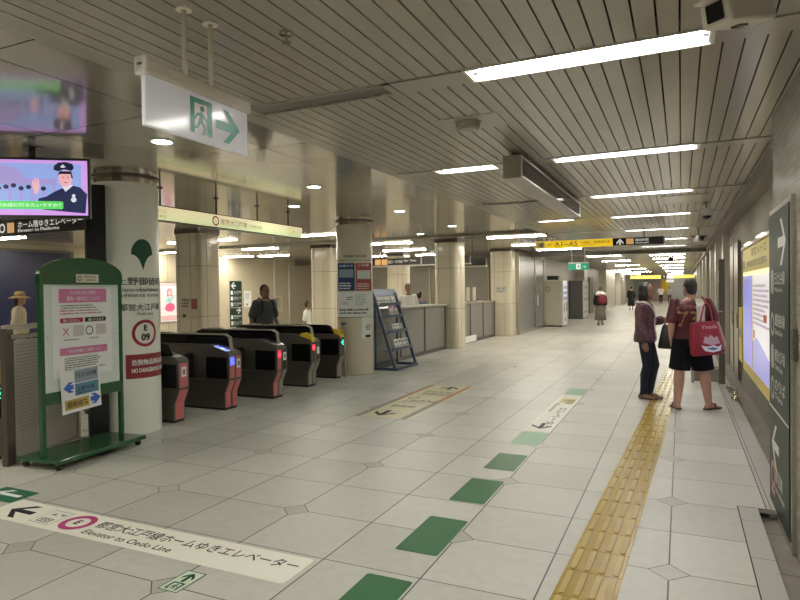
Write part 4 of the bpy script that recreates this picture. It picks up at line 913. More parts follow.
def navy_fill(t):
    b = MB(); text(b, 'お知らせ', -.16, 1.99, .045, c2f, .25, 'c', e=.006); lines_of_print(b, -.29, -.03, 1.58, 1.72, 3, c2f, .006, seed=4); b.build('print', WHITEINK, t)
    b = MB(); b.rect(-.29, -.03, 1.80, 1.95, c2f, .006, nx=3); b.build('picture', mat('grey_blue_picture', (.25, .3, .36), .5), t)
def red_fill(t):
    b = MB(); text(b, 'ご注意', .155, 2.0, .045, c2f, .2, 'c', e=.006); lines_of_print(b, .04, .28, 1.58, 1.70, 3, c2f, .006, seed=6); b.build('print', WHITEINK, t)
    b = MB(); b.rect(.04, .28, 1.77, 1.93, c2f, .006, nx=3); b.build('picture', mat('pale_green_picture', (.55, .6, .55), .5), t)
col_poster(-.31, -.01, 1.56, 2.06, mat('navy_poster', (.02, .035, .14), .5), 'navy blue poster at the top of the poster column', navy_fill)
col_poster(.015, .30, 1.56, 2.06, mat('brick_red_poster', (.35, .07, .06), .5), 'red poster right of the navy one on the poster column', red_fill)
def map_fill(t):
    b = MB(); lines_of_print(b, -.29, .29, 1.12, 1.24, 2, c2f, .008, seed=11, fill=1.0); lines_of_print(b, -.16, -.02, 1.38, 1.46, 2, c2f, .008, seed=3); b.build('print', INK, t)
    b = MB(); lines_of_print(b, -.25, -.10, 1.30, 1.36, 2, c2f, .008, seed=5); b.build('pink_print', PINKPRINT, t)
    b = MB(); lines_of_print(b, .0, .22, 1.28, 1.5, 6, c2f, .008, seed=7); b.build('green_print', mat('pale_green_print', (.25, .42, .2), .6), t)
col_poster(-.33, .315, 1.08, 1.54, mat('white_notice', (.80, .79, .76), .5), 'wide white notice with small print under the two posters on the column', map_fill)
def sm_fill(t):
    b = MB(); b.ring(.24, .88, .038, .055, c2f, .006); b.build('red_ring', CRIMSON, t); b = MB(); b.rect(.17, .30, .69, .74, c2f, .006, nx=4); text(b, 'E09', .24, .865, .03, c2f, None, 'c', e=.006); b.build('print', INK, t)
c2f = c2c
def col_poster(x0, x1, z0, z1, m, label, fill):
    t = thing('notice', label, 'notice', (0, 0, 0)); b = MB(); b.rect(x0, x1, z0, z1, c2c, .004, nx=10); b.build('sheet', m, t); fill(t); return t
col_poster(.10, .315, .68, 1.06, mat('pale_green_notice', (.72, .76, .68), .5), 'small pale notice with a red ring low on the poster column', sm_fill)
b = MB(); b.rect(-.24, .23, 2.16, 2.22, c2f, .006, nx=8); sg = thing('name_strip', 'thin strip of small lettering above the posters on the column', 'sign', (0, 0, 0)); b.build('strip', mat('beige_strip', (.5, .44, .30), .5), sg); b = MB(); text(b, '上野御徒町　都営大江戸線', 0, 2.172, .035, c2f, .42, 'c', e=.009); b.build('lettering', INK, sg)

def hallwall(y, z): return Fl((-15.395, y, z), (0, 1, 0), (0, 0, 1))
f = hallwall(14.65, .62); t = wall_poster('poster', f, .80, 1.28, mat('lit_white_poster', (.80, .74, .74), .4, emit=.35), 'bright pink and white illustrated poster on the far wall beside the name column'); PK = mat('lit_pink_print', (.80, .12, .28), .5, emit=.25)
b = MB(); b.poly([(.18, .42), (.30, .34), (.52, .34), (.64, .44), (.58, .58), (.42, .62), (.26, .57)], f, .014); b.build('pink_skirt', PK, t)
b = MB(); b.disc(.40, .98, .12, f, .014); b.poly([(.3, .95), (.27, .82), (.36, .84), (.44, .84), (.53, .82), (.5, .95)], f, .014); b.build('pink_hair', mat('lit_rose_print', (.80, .30, .42), .5, emit=.25), t)
b = MB(); b.disc(.41, .94, .075, f, .016); b.build('face', mat('lit_skin_print', (.85, .62, .55), .5, emit=.25), t)
b = MB(); b.poly([(.33, .80), (.49, .80), (.50, .62), (.32, .62)], f, .014); b.poly([(.31, .78), (.20, .64), (.24, .60), (.35, .72)], f, .014); b.poly([(.50, .78), (.58, .90), (.62, .86), (.52, .70)], f, .014); b.build('teal_top', mat('lit_teal_print', (.35, .62, .62), .5, emit=.25), t)
b = MB(); b.rect(.03, .77, .04, .2, f, .014); b.rect(.03, .77, 1.18, 1.25, f, .014); b.build('pink_band', mat('lit_pale_pink', (.80, .50, .48), .5, emit=.25), t)
b = MB()
for q in ((-.03, .83, -.03, 0), (-.03, .83, 1.28, 1.31)): b.rect(*q, f, .02)
for q in ((-.03, 0, 0, 1.28), (.80, .83, 0, 1.28)): b.rect(*q, f, .02)
b.build('frame', STEEL, t)
DKG = mat('dark_green_sign', (.012, .035, .028), .4)
def dir_block(t, f, x0, x1, ys, m, e=.016):
    b = MB()
    for (y, tx) in ys: b.rrect(x0 + .04, x0 + .16, y, y + .15, .02, f, e); text(b, tx, x0 + .20, y + .07, .07, f, x1 - x0 - .26, e=e); text(b, 'Exit line', x0 + .2, y + .02, .03, f, (x1 - x0 - .26) * .7, e=e)
    b.build('lettering', m, t)
f = hallwall(18.02, .25); t = wall_poster('wall_sign', f, .68, 1.74, DKG, 'tall dark green direction sign on the far wall left of the man at the gates', 'sign'); dir_block(t, f, .0, .68, ((1.22, '大江戸線'), (1.0, '出口'), (.78, '日比谷線'), (.30, '銀座線'), (.07, 'きっぷ')), WHITEINK)
b = MB(); b.poly(arrow_pts(.20, 1.56, .26, .24, .05, PI), f, .016); b.poly(arrow_pts(.48, .62, .26, .24, .05, 0), f, .016); b.rect(0, .68, .72, .735, f, .016); b.build('arrow', WHITEINK, t)
f = hallwall(18.85, .98); t = wall_poster('notice', f, .42, .63, PAPER, 'white notice sheet on the far wall just right of the green sign'); b = MB(); lines_of_print(b, .05, .38, .3, .55, 6, f, .014, seed=2); b.rect(.1, .2, .06, .14, f, .014); b.build('print', GREYINK, t)
f = hallwall(20.82, .74); t = wall_poster('notice', f, .5, .66, mat('yellowed_paper', (.66, .60, .44), .6), 'yellowish notice below the white pipe on the far wall'); b = MB(); lines_of_print(b, .05, .45, .1, .6, 6, f, .014, seed=3); b.build('print', GREYINK, t)
t = thing('conduit', 'white pipe with a small box running down the far hall wall', 'pipe', (-15.34, 20.7, 0)); b = MB(); b.tube([(0, 0, 1.25), (0, 0, 2.86)], .035, 10, caps=False); b.build('pipe', WHITE, t, smooth=True); b = MB(); b.bx(-.06, .07, -.13, .13, .95, 1.27); b.build('switch_box', GREYINK, t)
t = thing('conduit', 'thin white vertical strip at the right end of the far hall wall', 'pipe', (-15.34, 21.75, 0)); b = MB(); b.tube([(0, 0, 0), (0, 0, 2.75)], .035, 10, caps=False); b.build('pipe', WHITE, t, smooth=True)
f = Fl((-9.52, 9.65, 1.0), (1, 0, 0), (0, 0, 1)); t = wall_poster('notice', f, .44, .45, mat('beige_notice', (.50, .44, .33), .5), 'small beige notice with dark and red pictures on the near square column'); b = MB(); lines_of_print(b, .02, .26, .25, .44, 3, f, .014, seed=5); b.rect(.03, .12, .05, .11, f, .014); b.build('print', INK, t); b = MB(); b.rect(.27, .43, .22, .43, f, .014); b.build('red_picture', mat('dull_red_picture', (.3, .08, .08), .5), t)
f = Fl((-5.56, 19.585, 1.42), (1, 0, 0), (0, 0, 1)); t = wall_poster('notice', f, .36, .22, mat('small_plate', (.5, .48, .42), .5), 'small grey and orange plate on the fourth column'); b = MB(); text(b, 'A1 A2', .03, .12, .07, f, .3, e=.014); lines_of_print(b, .03, .34, .02, .1, 2, f, .014); b.build('print', INK, t)

# ------------------------------------------------------------------ glass lobby, vending machine, lockers at the left end
k = mat('smoky_glass', (.19, .19, .185), .22)
t = thing('glass_partition', 'steel framed grey glass partition beyond the fourth column', 'partition', (-5.02, 0, 0))
b = MB(); b.bx(-.02, .02, 20.4, 24.5, .1, 2.72); b.build('pane', k, t)
for y in (20.37, 22.9, 24.5): b = MB(); b.bx(-.05, .05, y - .05, y + .05, 0, 2.8); b.build('frame_post', STEEL, t)
for z in (.05, 2.75): b = MB(); b.bx(-.05, .05, 20.4, 24.5, z - .05, z + .05); b.build('frame_rail', STEEL, t)
b = MB(); b.bx(.03, .06, 23.2, 23.3, .9, 1.3); b.build('push_plate', WHITE, t)
t = thing('vending_machine', 'cream drinks vending machine with a white lit front beside the left wall', 'vending machine', (-4.73, 25.3, 0))
b = MB(); b.bbox((-.02, 0, .96), (.78, .98, 1.80), .015); b.build('cabinet', mat('cream_vending_metal', (.66, .62, .50), .4), t)
b = MB(); b.bx(-.4, .38, -.47, .47, 0, .06); b.build('plinth', BLACK, t)
b = MB(); b.bbox((.40, 0, .96), (.07, .98, 1.80), .012); dr = b.build('door', mat('white_vending_door', (.74, .75, .76), .35), t)
f = Fl((.437, 0, 0), (0, 1, 0), (0, 0, 1)); b = MB(); b.rect(-.42, .42, 1.05, 1.78, f, .001); b.build('display_window', mat('lit_vending_window', (.55, .62, .80), .2, emit=.5), dr)
b = MB()
for i in range(8):
    for j in range(3): b.ell((.44, -.36 + .1 * i, 1.15 + .22 * j), (.012, .03, .07), 8)
b.build('drink_samples', mat('drink_sample', (.5, .45, .5), .4), dr)
b = MB(); b.rect(-.12, .12, .22, .36, f, .002); b.rect(.2, .4, .62, .98, f, .002); b.rect(-.30, -.12, .6, .95, f, .002); b.build('delivery_slot', BLACK, dr)
b = MB(); b.ring(-.18, 1.52, .06, .09, Fl((-.0, -.491, 0), (1, 0, 0), (0, 0, 1)), .002, sq=1.3); b.build('side_emblem', mat('grey_green_print', (.28, .30, .2), .5), t)
b = MB(); b.bx(-4.95, -4.5, 24.95, 25.4, 1.90, 2.06); tag(b.build('box', BLACK), 'dark box lying on top of the vending machine', 'box')
t = thing('locker_bank', 'tall dark grey locker bank with a pale front beyond the vending machine', 'lockers', (-4.72, 32.3, 0))
b = MB(); b.bx(-.38, .25, -.95, .95, 0, 1.92); b.build('cabinet', mat('dark_locker_metal', (.10, .10, .105), .4), t)
for i in range(5):
    for j in range(3): b = MB(); b.bx(.25, .275, -.94 + .38 * i, -.57 + .38 * i, .05 + .62 * j, .65 + .62 * j); d_ = b.build('door', mat('pale_locker_door', (.56, .55, .53), .35), t); b = MB(); b.bx(.275, .29, -.65 + .38 * i, -.62 + .38 * i, .3 + .62 * j, .42 + .62 * j); b.build('lock', GREYINK, d_)

# ------------------------------------------------------------------ right wall: green sign, route maps, metal panels
t = thing('wall_sign', 'tall dark green direction sign with white arrows on the near right wall', 'sign', (.618, 4.725, 0))
b = MB(); b.bbox((-.012, 0, 1.015), (.03, .955, 2.15), .004); b.build('frame', STEEL, t)
DG2 = mat('grey_green_sign', (.020, .031, .026), .45, spec=.25, noise=.05)
b = MB(); b.bx(-.034, -.022, -.44, .44, .0, 2.05); pn = b.build('panel', DG2, t)
f = Fl((-.034, .44, 0), (0, -1, 0), (0, 0, 1)); b = MB()
for q in ((.62, 1.83, .34, .30, .065, 0), (.30, .44, .34, .30, .065, PI)): b = MB(); b.poly(arrow_pts(*q), f, .002); b.build('arrow', mat('soft_white_print', (.72, .72, .68), .5), pn)
b = MB(); b.rect(.0, .88, .685, .70, f, .002); b.build('divider', mat('soft_white_print', (.72, .72, .68), .5), pn); b = MB()
for y, a_, c_ in ((1.50, '日比谷線', 'Hibiya Line'), (1.22, '銀座線', 'Ginza Line'), (.98, '都営大江戸線', 'Oedo Line'), (.78, 'のりば', 'Trains')):
    b = MB(); text(b, a_, .30, y + .055, .085, f, .44, e=.002); text(b, c_, .30, y, .038, f, .34, e=.002); b.build('white_lettering', mat('soft_white_print', (.72, .72, .68), .5), pn)
b = MB(); text(b, '都営線', .30, .20, .10, f, .32, e=.002); text(b, 'Ueno-okachimachi', .30, .14, .04, f, .4, e=.002)
b.build('white_lettering', mat('soft_white_print', (.72, .72, .68), .5), pn)
b = MB()
for y in (1.49, .97): b = MB(); b.rrect(.10, .25, y, y + .17, .05, f, .002); b.build('line_symbol', mat('soft_grey_print', (.45, .46, .42), .5), pn)
for y in (1.28, .83): b = MB(); b.ring(.175, y, .05, .085, f, .002); b.build('line_symbol', mat('soft_grey_print', (.45, .46, .42), .5), pn)
b = MB(); b.ring(.19, .22, .06, .10, f, .002); b.rrect(.10, .28, .08, .12, .01, f, .002); b.build('line_ring', mat('soft_rose_print', (.5, .28, .22), .5), pn)
# lit route map
t = thing('route_map', 'large lit yellow framed fare and route map board on the right wall', 'map board', (.9, 0, 0))
YF = mat('yellow_map_frame', (.74, .60, .16), .4, noise=.05)
x = -.09
b = MB(); b.bx(x, 0, 6.9, 10.05, .36, 2.08); b.build('case', YF, t)
b = MB(); b.bx(x - .02, x + .02, 6.88, 10.07, 2.06, 2.10); b.build('top_edge', STEEL, t)
for y in (7.55, 9.0): b = MB(); b.bx(x - .05, x + .0, y - .3, y + .3, 2.085, 2.10); b.build('top_lamp', mat('warm_lamp', (1, .93, .75), emit=2.0), t)
f = Fl((x, 10.05, .36), (0, -1, 0), (0, 0, 1))
b = MB(); b.rect(.10, 3.05, 1.40, 1.66, f, .004); b.build('header', mat('dull_yellow_header', (.70, .57, .16), .4), t)
b = MB(); text(b, '東京メトロ', 1.2, 1.56, .10, f, 1.5, e=.006); text(b, '上野御徒町駅 周辺案内', .5, 1.43, .085, f, 2.2, e=.006); b.rect(.15, .32, 1.42, 1.54, f, .006); b.build('header_lettering', mat('brown_print', (.20, .15, .06), .5), t)
b = MB(); b.rect(.10, 1.22, .14, 1.32, f, .004); mp = b.build('lilac_map', mat('lit_lilac_map', (.36, .36, .80), .2, emit=.62), t)
LIN = mat('map_line', (.15, .18, .5), .4, emit=.2)
b = MB(); rr = random.Random(3)
for i in range(7): a_ = rr.uniform(.15, 1.0); b.rect(a_, a_ + .012, .2, 1.25, f, .006)
for i in range(9): y = rr.uniform(.2, 1.2); a_ = rr.uniform(.12, .6); b.rect(a_, a_ + rr.uniform(.2, .55), y, y + .012, f, .006)
b.rect(.3, .9, 1.24, 1.28, f, .006); b.build('map_lines', LIN, mp)
b = MB(); b.rect(1.32, 3.02, .14, 1.36, f, .004); mp = b.build('white_map', mat('lit_white_map', (.80, .78, .80), .2, emit=.62), t)
b = MB(); lines_of_print(b, 1.42, 2.95, .72, 1.22, 9, f, .006, seed=21, fill=1.0); b.build('station_print', mat('map_small_print', (.42, .30, .40), .5, emit=.1), mp)
b = MB(); b.poly([(1.32, .14), (3.02, .14), (3.02, .40), (1.8, .58), (1.32, .50)], f, .005); b.build('lilac_area', mat('lit_lilac_area', (.42, .42, .82), .2, emit=.55), mp)
b = MB(); b.rect(2.45, 2.75, .80, .88, f, .008); b.rect(1.45, 1.6, .55, .65, f, .008); b.build('red_mark', mat('map_red_mark', (.6, .16, .08), .5), mp)
b = MB(); b.rect(.10, 3.05, 1.325, 1.375, f, .006); b.build('glow_strip', mat('lit_cream_strip', (.95, .85, .45), .4, emit=.7), t)
b = MB(); b.bx(.82, .9, 10.4, 10.95, .40, 1.22); yb = b.build('side_panel', mat('yellow_side_panel', (.66, .53, .08), .4)); tag(yb, 'narrow yellow panel on the wall just beyond the route map', 'panel')
f = Fl((.82, 10.95, .4), (0, -1, 0), (0, 0, 1)); b = MB(); b.rect(0, .55, .36, .50, f, .003); b.build('grey_band', mat('grey_band', (.3, .29, .26), .5), yb)
t = thing('fire_box', 'small brown plate on the tiled wall right of the tall green sign', 'plate', (.615, 4.22, 1.2)); b = MB(); b.bbox((-.012, 0, 0), (.025, .09, .19), .004); b.build('plate', mat('brown_plate', (.10, .08, .05), .4), t); b = MB(); b.bx(-.026, -.024, -.03, .03, -.06, .06); b.build('inset', DKSTEEL, t)
DOORM = mat('brown_grey_door', (.30, .27, .215), .3, .3, noise=.06, nscale=2)
for i, (y0, y1, z1) in enumerate(((11.5, 12.5, 2.3), (12.55, 13.5, 2.3), (15.2, 16.3, 2.2), (18.4, 19.6, 2.2))):
    b = MB(); b.bx(.86, .9 if y0 < 14 else .93, y0, y1, -.02, z1); d_ = b.build('door_%d' % (i + 2), DOORM); struct(d_)
    b = MB(); b.bx(.835, .86, y0 + .08, y0 + .12, .85, 1.1); b.build('door_handle', STEEL, d_)
    b = MB(); b.bx(.85, .862, y1 - .02, y1 + .02, 0, z1 + .03); b.bx(.85, .862, y0 - .02, y0 + .02, 0, z1 + .03); b.build('door_frame', DKSTEEL, d_)
t = thing('folding_gate', 'tall steel gate frame standing out from the wall behind the man with the red bag', 'gate', (.58, 10.9, 0))
b = MB(); b.bbox((0, 0, .99), (.09, .07, 1.98), .006); b.build('post', mat('grey_green_steel', (.14, .13, .105), .35, .5), t)
b = MB(); b.bx(-.05, -.044, -.03, .03, 1.6, 1.8); b.build('white_label', PAPER, t)
b = MB(); b.bbox((-.22, 0, .13), (.44, .05, .20), .006); b.build('lower_panel', mat('grey_green_panel', (.24, .225, .19), .4), t)
for z in (.04, .26, .95): b = MB(); b.tube([(-.42, 0, z), (.0, 0, z)], .018, 10); b.build('rail', STEEL, t, smooth=True)
b = MB(); b.bbox((-.42, 0, .16), (.045, .06, .32), .005); b.build('end_post', STEEL, t)
b = MB(); b.tube([(-.0, -.06, 1.15), (-.09, -.08, 1.15), (-.09, -.08, 1.05)], .013, 8); b.build('latch', STEEL, t, smooth=True)
t = thing('floor_bracket', 'shiny steel pipe bracket at the foot of the right wall below the yellow panel', 'bracket', (.66, 9.75, 0)); b = MB(); b.tube([(-.04, .5, .03), (.02, .1, .05), (.02, -.1, .09), (.0, -.5, .04)], .028, 10); b.build('pipe', CHROME, t, smooth=True)
for y in (.3, -.3): b = MB(); b.bx(-.05, .05, y - .05, y + .05, 0, .05); b.build('foot', STEEL, t)

# ------------------------------------------------------------------ cameras and detectors on the ceiling
t = thing('security_camera', 'large cream boxed security camera at the top right edge', 'camera', (.125, 2.67, 2.61), rad(-38)); t.rotation_euler.x = rad(13); t.scale = (.92, .92, .92)
# local +y points back along the camera body, -y is the front
b = MB(); b.bbox((0, .16, 0), (.135, .32, .115), .016, seg=3); b.build('body', CREAMPL, t)
b = MB(); b.bbox((0, .15, .062), (.155, .36, .02), .008); b.build('sun_shield', CREAMPL, t)
b = MB(); b.bbox((0, -.004, .002), (.075, .012, .075), .004); b.build('window', mat('matt_black_window', (.012, .012, .013), .5, spec=.2), t)
b = MB(); b.tube([(0, .2, .06), (0, .2, .18)], .02, 12, caps=False); b.build('mount', CREAMPL, t, smooth=True)
b = MB(); b.bx(-.02, .02, .12, .18, -.066, -.056); b.build('cable_gland', DKSTEEL, t)
t = thing('dome_camera', 'small white dome camera hanging from the ceiling over the right wall', 'camera', (.345, 10.15, 0))
b = MB(); b.cyl((0, 0), .075, 2.60, 2.70, 24); b.build('housing', WHITE, t, auto=40)
b = MB(); b.ell((0, 0, 2.60), (.06, .06, .05), 16); b.build('dome', BLKGLASS, t, smooth=True)
rod(0, 0, 2.70, 2.8, t, GREYINK)
t = thing('security_camera', 'dark box security camera on a bracket further down the right side', 'camera', (.35, 14.6, 0), .3)
b = MB(); b.bbox((0, 0, 2.58), (.14, .32, .13), .012); b.build('body', mat('grey_camera_body', (.22, .20, .17), .4), t)
b = MB(); b.tube([(0, -.155, 2.58), (0, -.19, 2.58)], .045, 16, caps=False); b.build('lens', BLKGLASS, t, smooth=True)
b = MB(); b.bx(-.16, .16, .0, .06, 2.60, 2.66); b.build('bracket', DKSTEEL, t); rod(0, .03, 2.64, 2.8, t, DKSTEEL)
t = thing('security_camera', 'tiny dark camera far down the corridor ceiling', 'camera', (-.35, 25.5, 0)); b = MB(); b.bbox((0, 0, 2.6), (.18, .3, .16), .01); b.build('body', BLACK, t); rod(0, 0, 2.68, 2.8, t, BLACK)
t = thing('smoke_detector', 'round beige detector on the slatted ceiling left of the first long light', 'detector', (-1.44, 4.36, 0))
b = MB(); b.lathe((0, 0, 2.8), [(.0, -.06), (.07, -.058), (.085, -.045), (.09, -.012), (.10, -.01), (.10, 0)], 28); b.build('body', mat('beige_detector', (.36, .33, .27), .4), t, auto=35)
b = MB(); b.bx(-.2, .26, -.16, .20, 2.796, 2.7995); b.build('hatch', SLAT, t)
t = thing('sprinkler', 'small sprinkler head on the slatted ceiling above the hanging exit sign arrow', 'sprinkler', (-1.72, 2.45, 0)); b = MB(); b.lathe((0, 0, 2.8), [(.0, -.05), (.022, -.05), (.022, -.046), (.006, -.045), (.006, -.012), (.035, -.01), (.035, 0)], 16); b.build('head', CHROME, t)
t = thing('access_hatch', 'thin framed ceiling hatch above the dome camera', 'hatch', (.05, 9.6, 0)); b = MB()
for q in ((-.3, .3, -.45, -.44), (-.3, .3, .44, .45), (-.3, -.29, -.45, .45), (.29, .3, -.45, .45)): b.bx(*q, 2.795, 2.7985)
b.build('frame', DKSTEEL, t); b = MB(); b.bx(-.29, .29, -.44, .44, 2.7965, 2.799); b.build('panel', SLAT, t)

# ------------------------------------------------------------------ people
SKIN = mat('skin', (.44, .25, .175), .5, noise=.06, nscale=30); SKIN2 = mat('darker_skin', (.25, .135, .09), .5, noise=.06, nscale=30)
HAIRM = mat('black_hair', (.018, .013, .011), .45, noise=.3, nscale=90)
EYEM = mat('dark_eye', (.02, .015, .012), .2); LIP = mat('lip', (.38, .12, .10), .5)
def solid(mb, name, m, parent, voxel=.01, smooth=4):
    """fuse overlapping shapes into one continuous smooth surface"""
    me = mb.mesh(name, m); bm = bmesh.new(); bm.from_mesh(me); bmesh.ops.recalc_face_normals(bm, faces=bm.faces); bm.to_mesh(me); bm.free()
    o = bpy.data.objects.new(name, me); COL.objects.link(o)
    r = o.modifiers.new('r', 'REMESH'); r.mode = 'VOXEL'; r.voxel_size = voxel; r.use_smooth_shade = True
    q = o.modifiers.new('s', 'SMOOTH'); q.factor = .5; q.iterations = smooth
    dg = bpy.context.evaluated_depsgraph_get(); me2 = bpy.data.meshes.new_from_object(o.evaluated_get(dg))
    o.modifiers.clear(); o.data = me2; me2.materials.clear(); me2.materials.append(m); me2.name = name
    for p in me2.polygons: p.use_smooth = True
    bpy.data.meshes.remove(me)
    if parent: o.parent = parent
    return o
def hand(b, w, d, n, curl=.6, side=1):
    """palm with four fingers and a thumb; w wrist point, d pointing direction, n palm normal"""
    w, d, n = Vector(w), Vector(d).normalized(), Vector(n); n = (n - d * n.dot(d)).normalized(); s = d.cross(n) * side
    b.loft([(w - d * .01, s * .022, n * .016), (w + d * .03, s * .034, n * .016), (w + d * .075, s * .042, n * .015), (w + d * .10, s * .038, n * .012)], 12)
    for k, (o, L) in enumerate(((-.031, .066), (-.0105, .078), (.0105, .073), (.031, .058))):
        p = w + d * .088 + s * o; a = curl * .5; path = [p]
        for j, q in enumerate((.42, .33, .25)):
            p = p + (d * math.cos(a) + n * math.sin(a)) * L * q; path.append(p); a += curl * .6
        b.tube(path, [.0095, .009, .0082, .007], 8)
    p = w + d * .03 - s * .030; b.tube([p, p + d * .030 - s * .022 + n * .012, p + d * .056 - s * .022 + n * .026, p + d * .078 - s * .014 + n * .034], [.013, .0115, .010, .008], 8)
def head(b, c, f, up=(0, 0, 1), k=1.0):
    c, f, up = Vector(c), Vector(f).normalized(), Vector(up); up = (up - f * up.dot(f)).normalized(); r = f.cross(up)
    rings = []
    for z, wx, y0, y1 in ((-.118, .030, .030, .070), (-.108, .046, -.005, .084), (-.085, .058, -.045, .090), (-.05, .067, -.075, .090), (-.01, .073, -.088, .090), (.03, .077, -.095, .092), (.065, .074, -.093, .086), (.092, .060, -.078, .066), (.110, .038, -.052, .038), (.118, .015, -.02, .01)):
        rings.append((c + up * z * k + f * (y0 + y1) / 2 * k, r * wx * k, f * (y1 - y0) / 2 * k))
    b.loft(rings, 18)
    b.loft([(c + f * .088 * k + up * .022 * k, r * .007, up * .004), (c + f * .098 * k - up * .0 * k, r * .011, up * .012), (c + f * .108 * k - up * .022 * k, r * .015, up * .010), (c + f * .086 * k - up * .034 * k, r * .013, up * .005)], 10)   # nose
    for s in (-1, 1):
        b.ell(c + r * s * .077 * k - f * .008 * k - up * .008 * k, (.012, .02, .031), 10, R=Matrix((r, f, up)).transposed())      # ears
    return r
def face_bits(o, c, f, up=(0, 0, 1), k=1.0, brow=HAIRM):
    c, f, up = Vector(c), Vector(f).normalized(), Vector(up); r = f.cross(up).normalized()
    for s in (-1, 1):
        b = MB(); b.ell(c + r * s * .031 * k + f * .083 * k + up * .006 * k, (.0115, .007, .0065), 10, R=Matrix((r, f, up)).transposed()); b.build('eye', EYEM, o, smooth=True)
        b = MB(); b.ell(c + r * s * .032 * k + f * .085 * k + up * .027 * k, (.017, .006, .004), 10, R=Matrix((r, f, up)).transposed()); b.build('eyebrow', brow, o, smooth=True)
    b = MB(); b.ell(c + f * .087 * k - up * .058 * k, (.021, .008, .006), 10, R=Matrix((r, f, up)).transposed()); b.build('mouth', LIP, o, smooth=True)
def hair_short(o, c, f, m, voxel=.01, k=1.0):
    c, f = Vector(c), Vector(f).normalized(); up = V(0, 0, 1); r = f.cross(up); M_ = Matrix((r, f, up)).transposed()
    b = MB(); b.ell(c - f * .018 * k + up * .035 * k, (.084 * k, .094 * k, .098 * k), 18, R=M_); b.ell(c - f * .045 * k - up * .015 * k, (.074 * k, .062 * k, .085 * k), 16, R=M_)
    return solid(b, 'hair', m, o, voxel, 3)
class Fig:
    """joints of a figure facing +y, right hand on +x; J may be overridden"""
    def __init__(s, **kw):
        s.J = dict(pelvis=(0, 0, .93), neck=(0, -.012, 1.42), head=(0, .018, 1.582), look=(0, 1, 0),
                   shR=(.172, -.015, 1.37), elR=(.222, -.035, 1.10), wrR=(.235, .045, .865), shL=(-.172, -.015, 1.37), elL=(-.222, -.035, 1.10), wrL=(-.235, .045, .865),
                   hipR=(.088, 0, .90), knR=(.095, .02, .49), anR=(.098, -.02, .075), hipL=(-.088, 0, .90), knL=(-.095, .02, .49), anL=(-.098, -.02, .075),
                   toeR=(.12, 1, 0), toeL=(-.12, 1, 0), handR=None, handL=None)
        s.J.update(kw)
        for k in s.J:
            if s.J[k] is not None: s.J[k] = Vector(s.J[k])
    def torso(s, b, grow=0.0, z0=.80, z1=1.45, fat=1.0, belly=0.0, hemw=0.0):
        J = s.J; px, py = J['pelvis'].x, J['pelvis'].y; R_ = []
        T = ((.76, .150, .110), (.84, .160, .118), (.92, .165, .120), (1.0, .150, .108), (1.07, .142, .102), (1.15, .148, .107), (1.24, .158, .113), (1.31, .165, .112), (1.37, .150, .095), (1.41, .105, .075), (1.445, .062, .060))
        for z, wx, wy in T:
            if z < z0 - 1e-6 or z > z1 + 1e-6: continue
            t = min(1, max(0, (z - .93) / .5)); f = fat if z < 1.38 else 1 + (fat - 1) * .4
            by = belly * math.exp(-((z - 1.05) / .13) ** 2); h = hemw * max(0, 1 - (z - z0) / .3)
            R_.append((V(px * (1 - t) + J['neck'].x * t, py * (1 - t) + J['neck'].y * t + by * .5, z), V(wx * f + grow + h, 0, 0), V(0, wy * f + grow + h + by * .5, 0)))
        b.loft(R_, 24, ex=2.3)
    def leg(s, b, q, g=0.0, to=1.0, fat=1.0, wide=0.0):
        J = s.J; h, k, a = J['hip' + q], J['kn' + q], J['an' + q]
        P = [h + V(0, 0, .02), h.lerp(k, .45), k, k.lerp(a, .3) + V(0, -.014, 0), a.lerp(k, .15), a]; R_ = [.088, .075, .057, .058, .042, .039]
        R_ = [r * fat + g for r in R_]
        if to < 1:                                                # shorts: stop part of the way down the thigh
            e = h.lerp(k, to * 2); P = [P[0], h.lerp(e, .5), e]; R_ = [.088 * fat + g, .082 * fat + g + wide * .5, .076 * fat + g + wide]
        b.tube(P, R_, 16, caps=to >= 1)
    def foot(s, b, q, g=0.0, z=0.0):
        a = s.J['an' + q]; d = Vector((s.J['toe' + q].x, s.J['toe' + q].y, 0)).normalized(); r = V(d.y, -d.x, 0); B = V(a.x, a.y, 0)
        b.loft([(B - d * .062 + V(0, 0, .032 + z), r * (.025 + g), V(0, 0, .026 + g)), (B - d * .045 + V(0, 0, .04 + z), r * (.034 + g), V(0, 0, .038 + g)), (B + d * .03 + V(0, 0, .042 + z), r * (.037 + g), V(0, 0, .040 + g)),
                (B + d * .10 + V(0, 0, .030 + z), r * (.044 + g), V(0, 0, .026 + g)), (B + d * .155 + V(0, 0, .022 + z), r * (.043 + g), V(0, 0, .018 + g)), (B + d * .185 + V(0, 0, .018 + z), r * (.026 + g), V(0, 0, .013 + g))], 14)
        if g == 0: b.tube([B + V(0, 0, .05 + z), a], [.038, .038], 12)
    def arm(s, b, q, g=0.0, to=1.0, fat=1.0, flare=0.0):
        J = s.J; a, e, w_ = J['sh' + q], J['el' + q], J['wr' + q]
        if to >= 1: P = [a, a.lerp(e, .5), e, e.lerp(w_, .35), w_]; R_ = [.054, .047, .041, .039, .026]
        elif to > .5: p = e.lerp(w_, (to - .5) * 2); P = [a, a.lerp(e, .5), e, p]; R_ = [.054, .048, .043, .04]
        else: p = a.lerp(e, to * 2); P = [a, a.lerp(p, .5), p]; R_ = [.056, .055, .053]
        n = len(R_); R_ = [r * fat + g + flare * i / (n - 1) for i, r in enumerate(R_)]
        b.tube(P, R_, 14, caps=True)
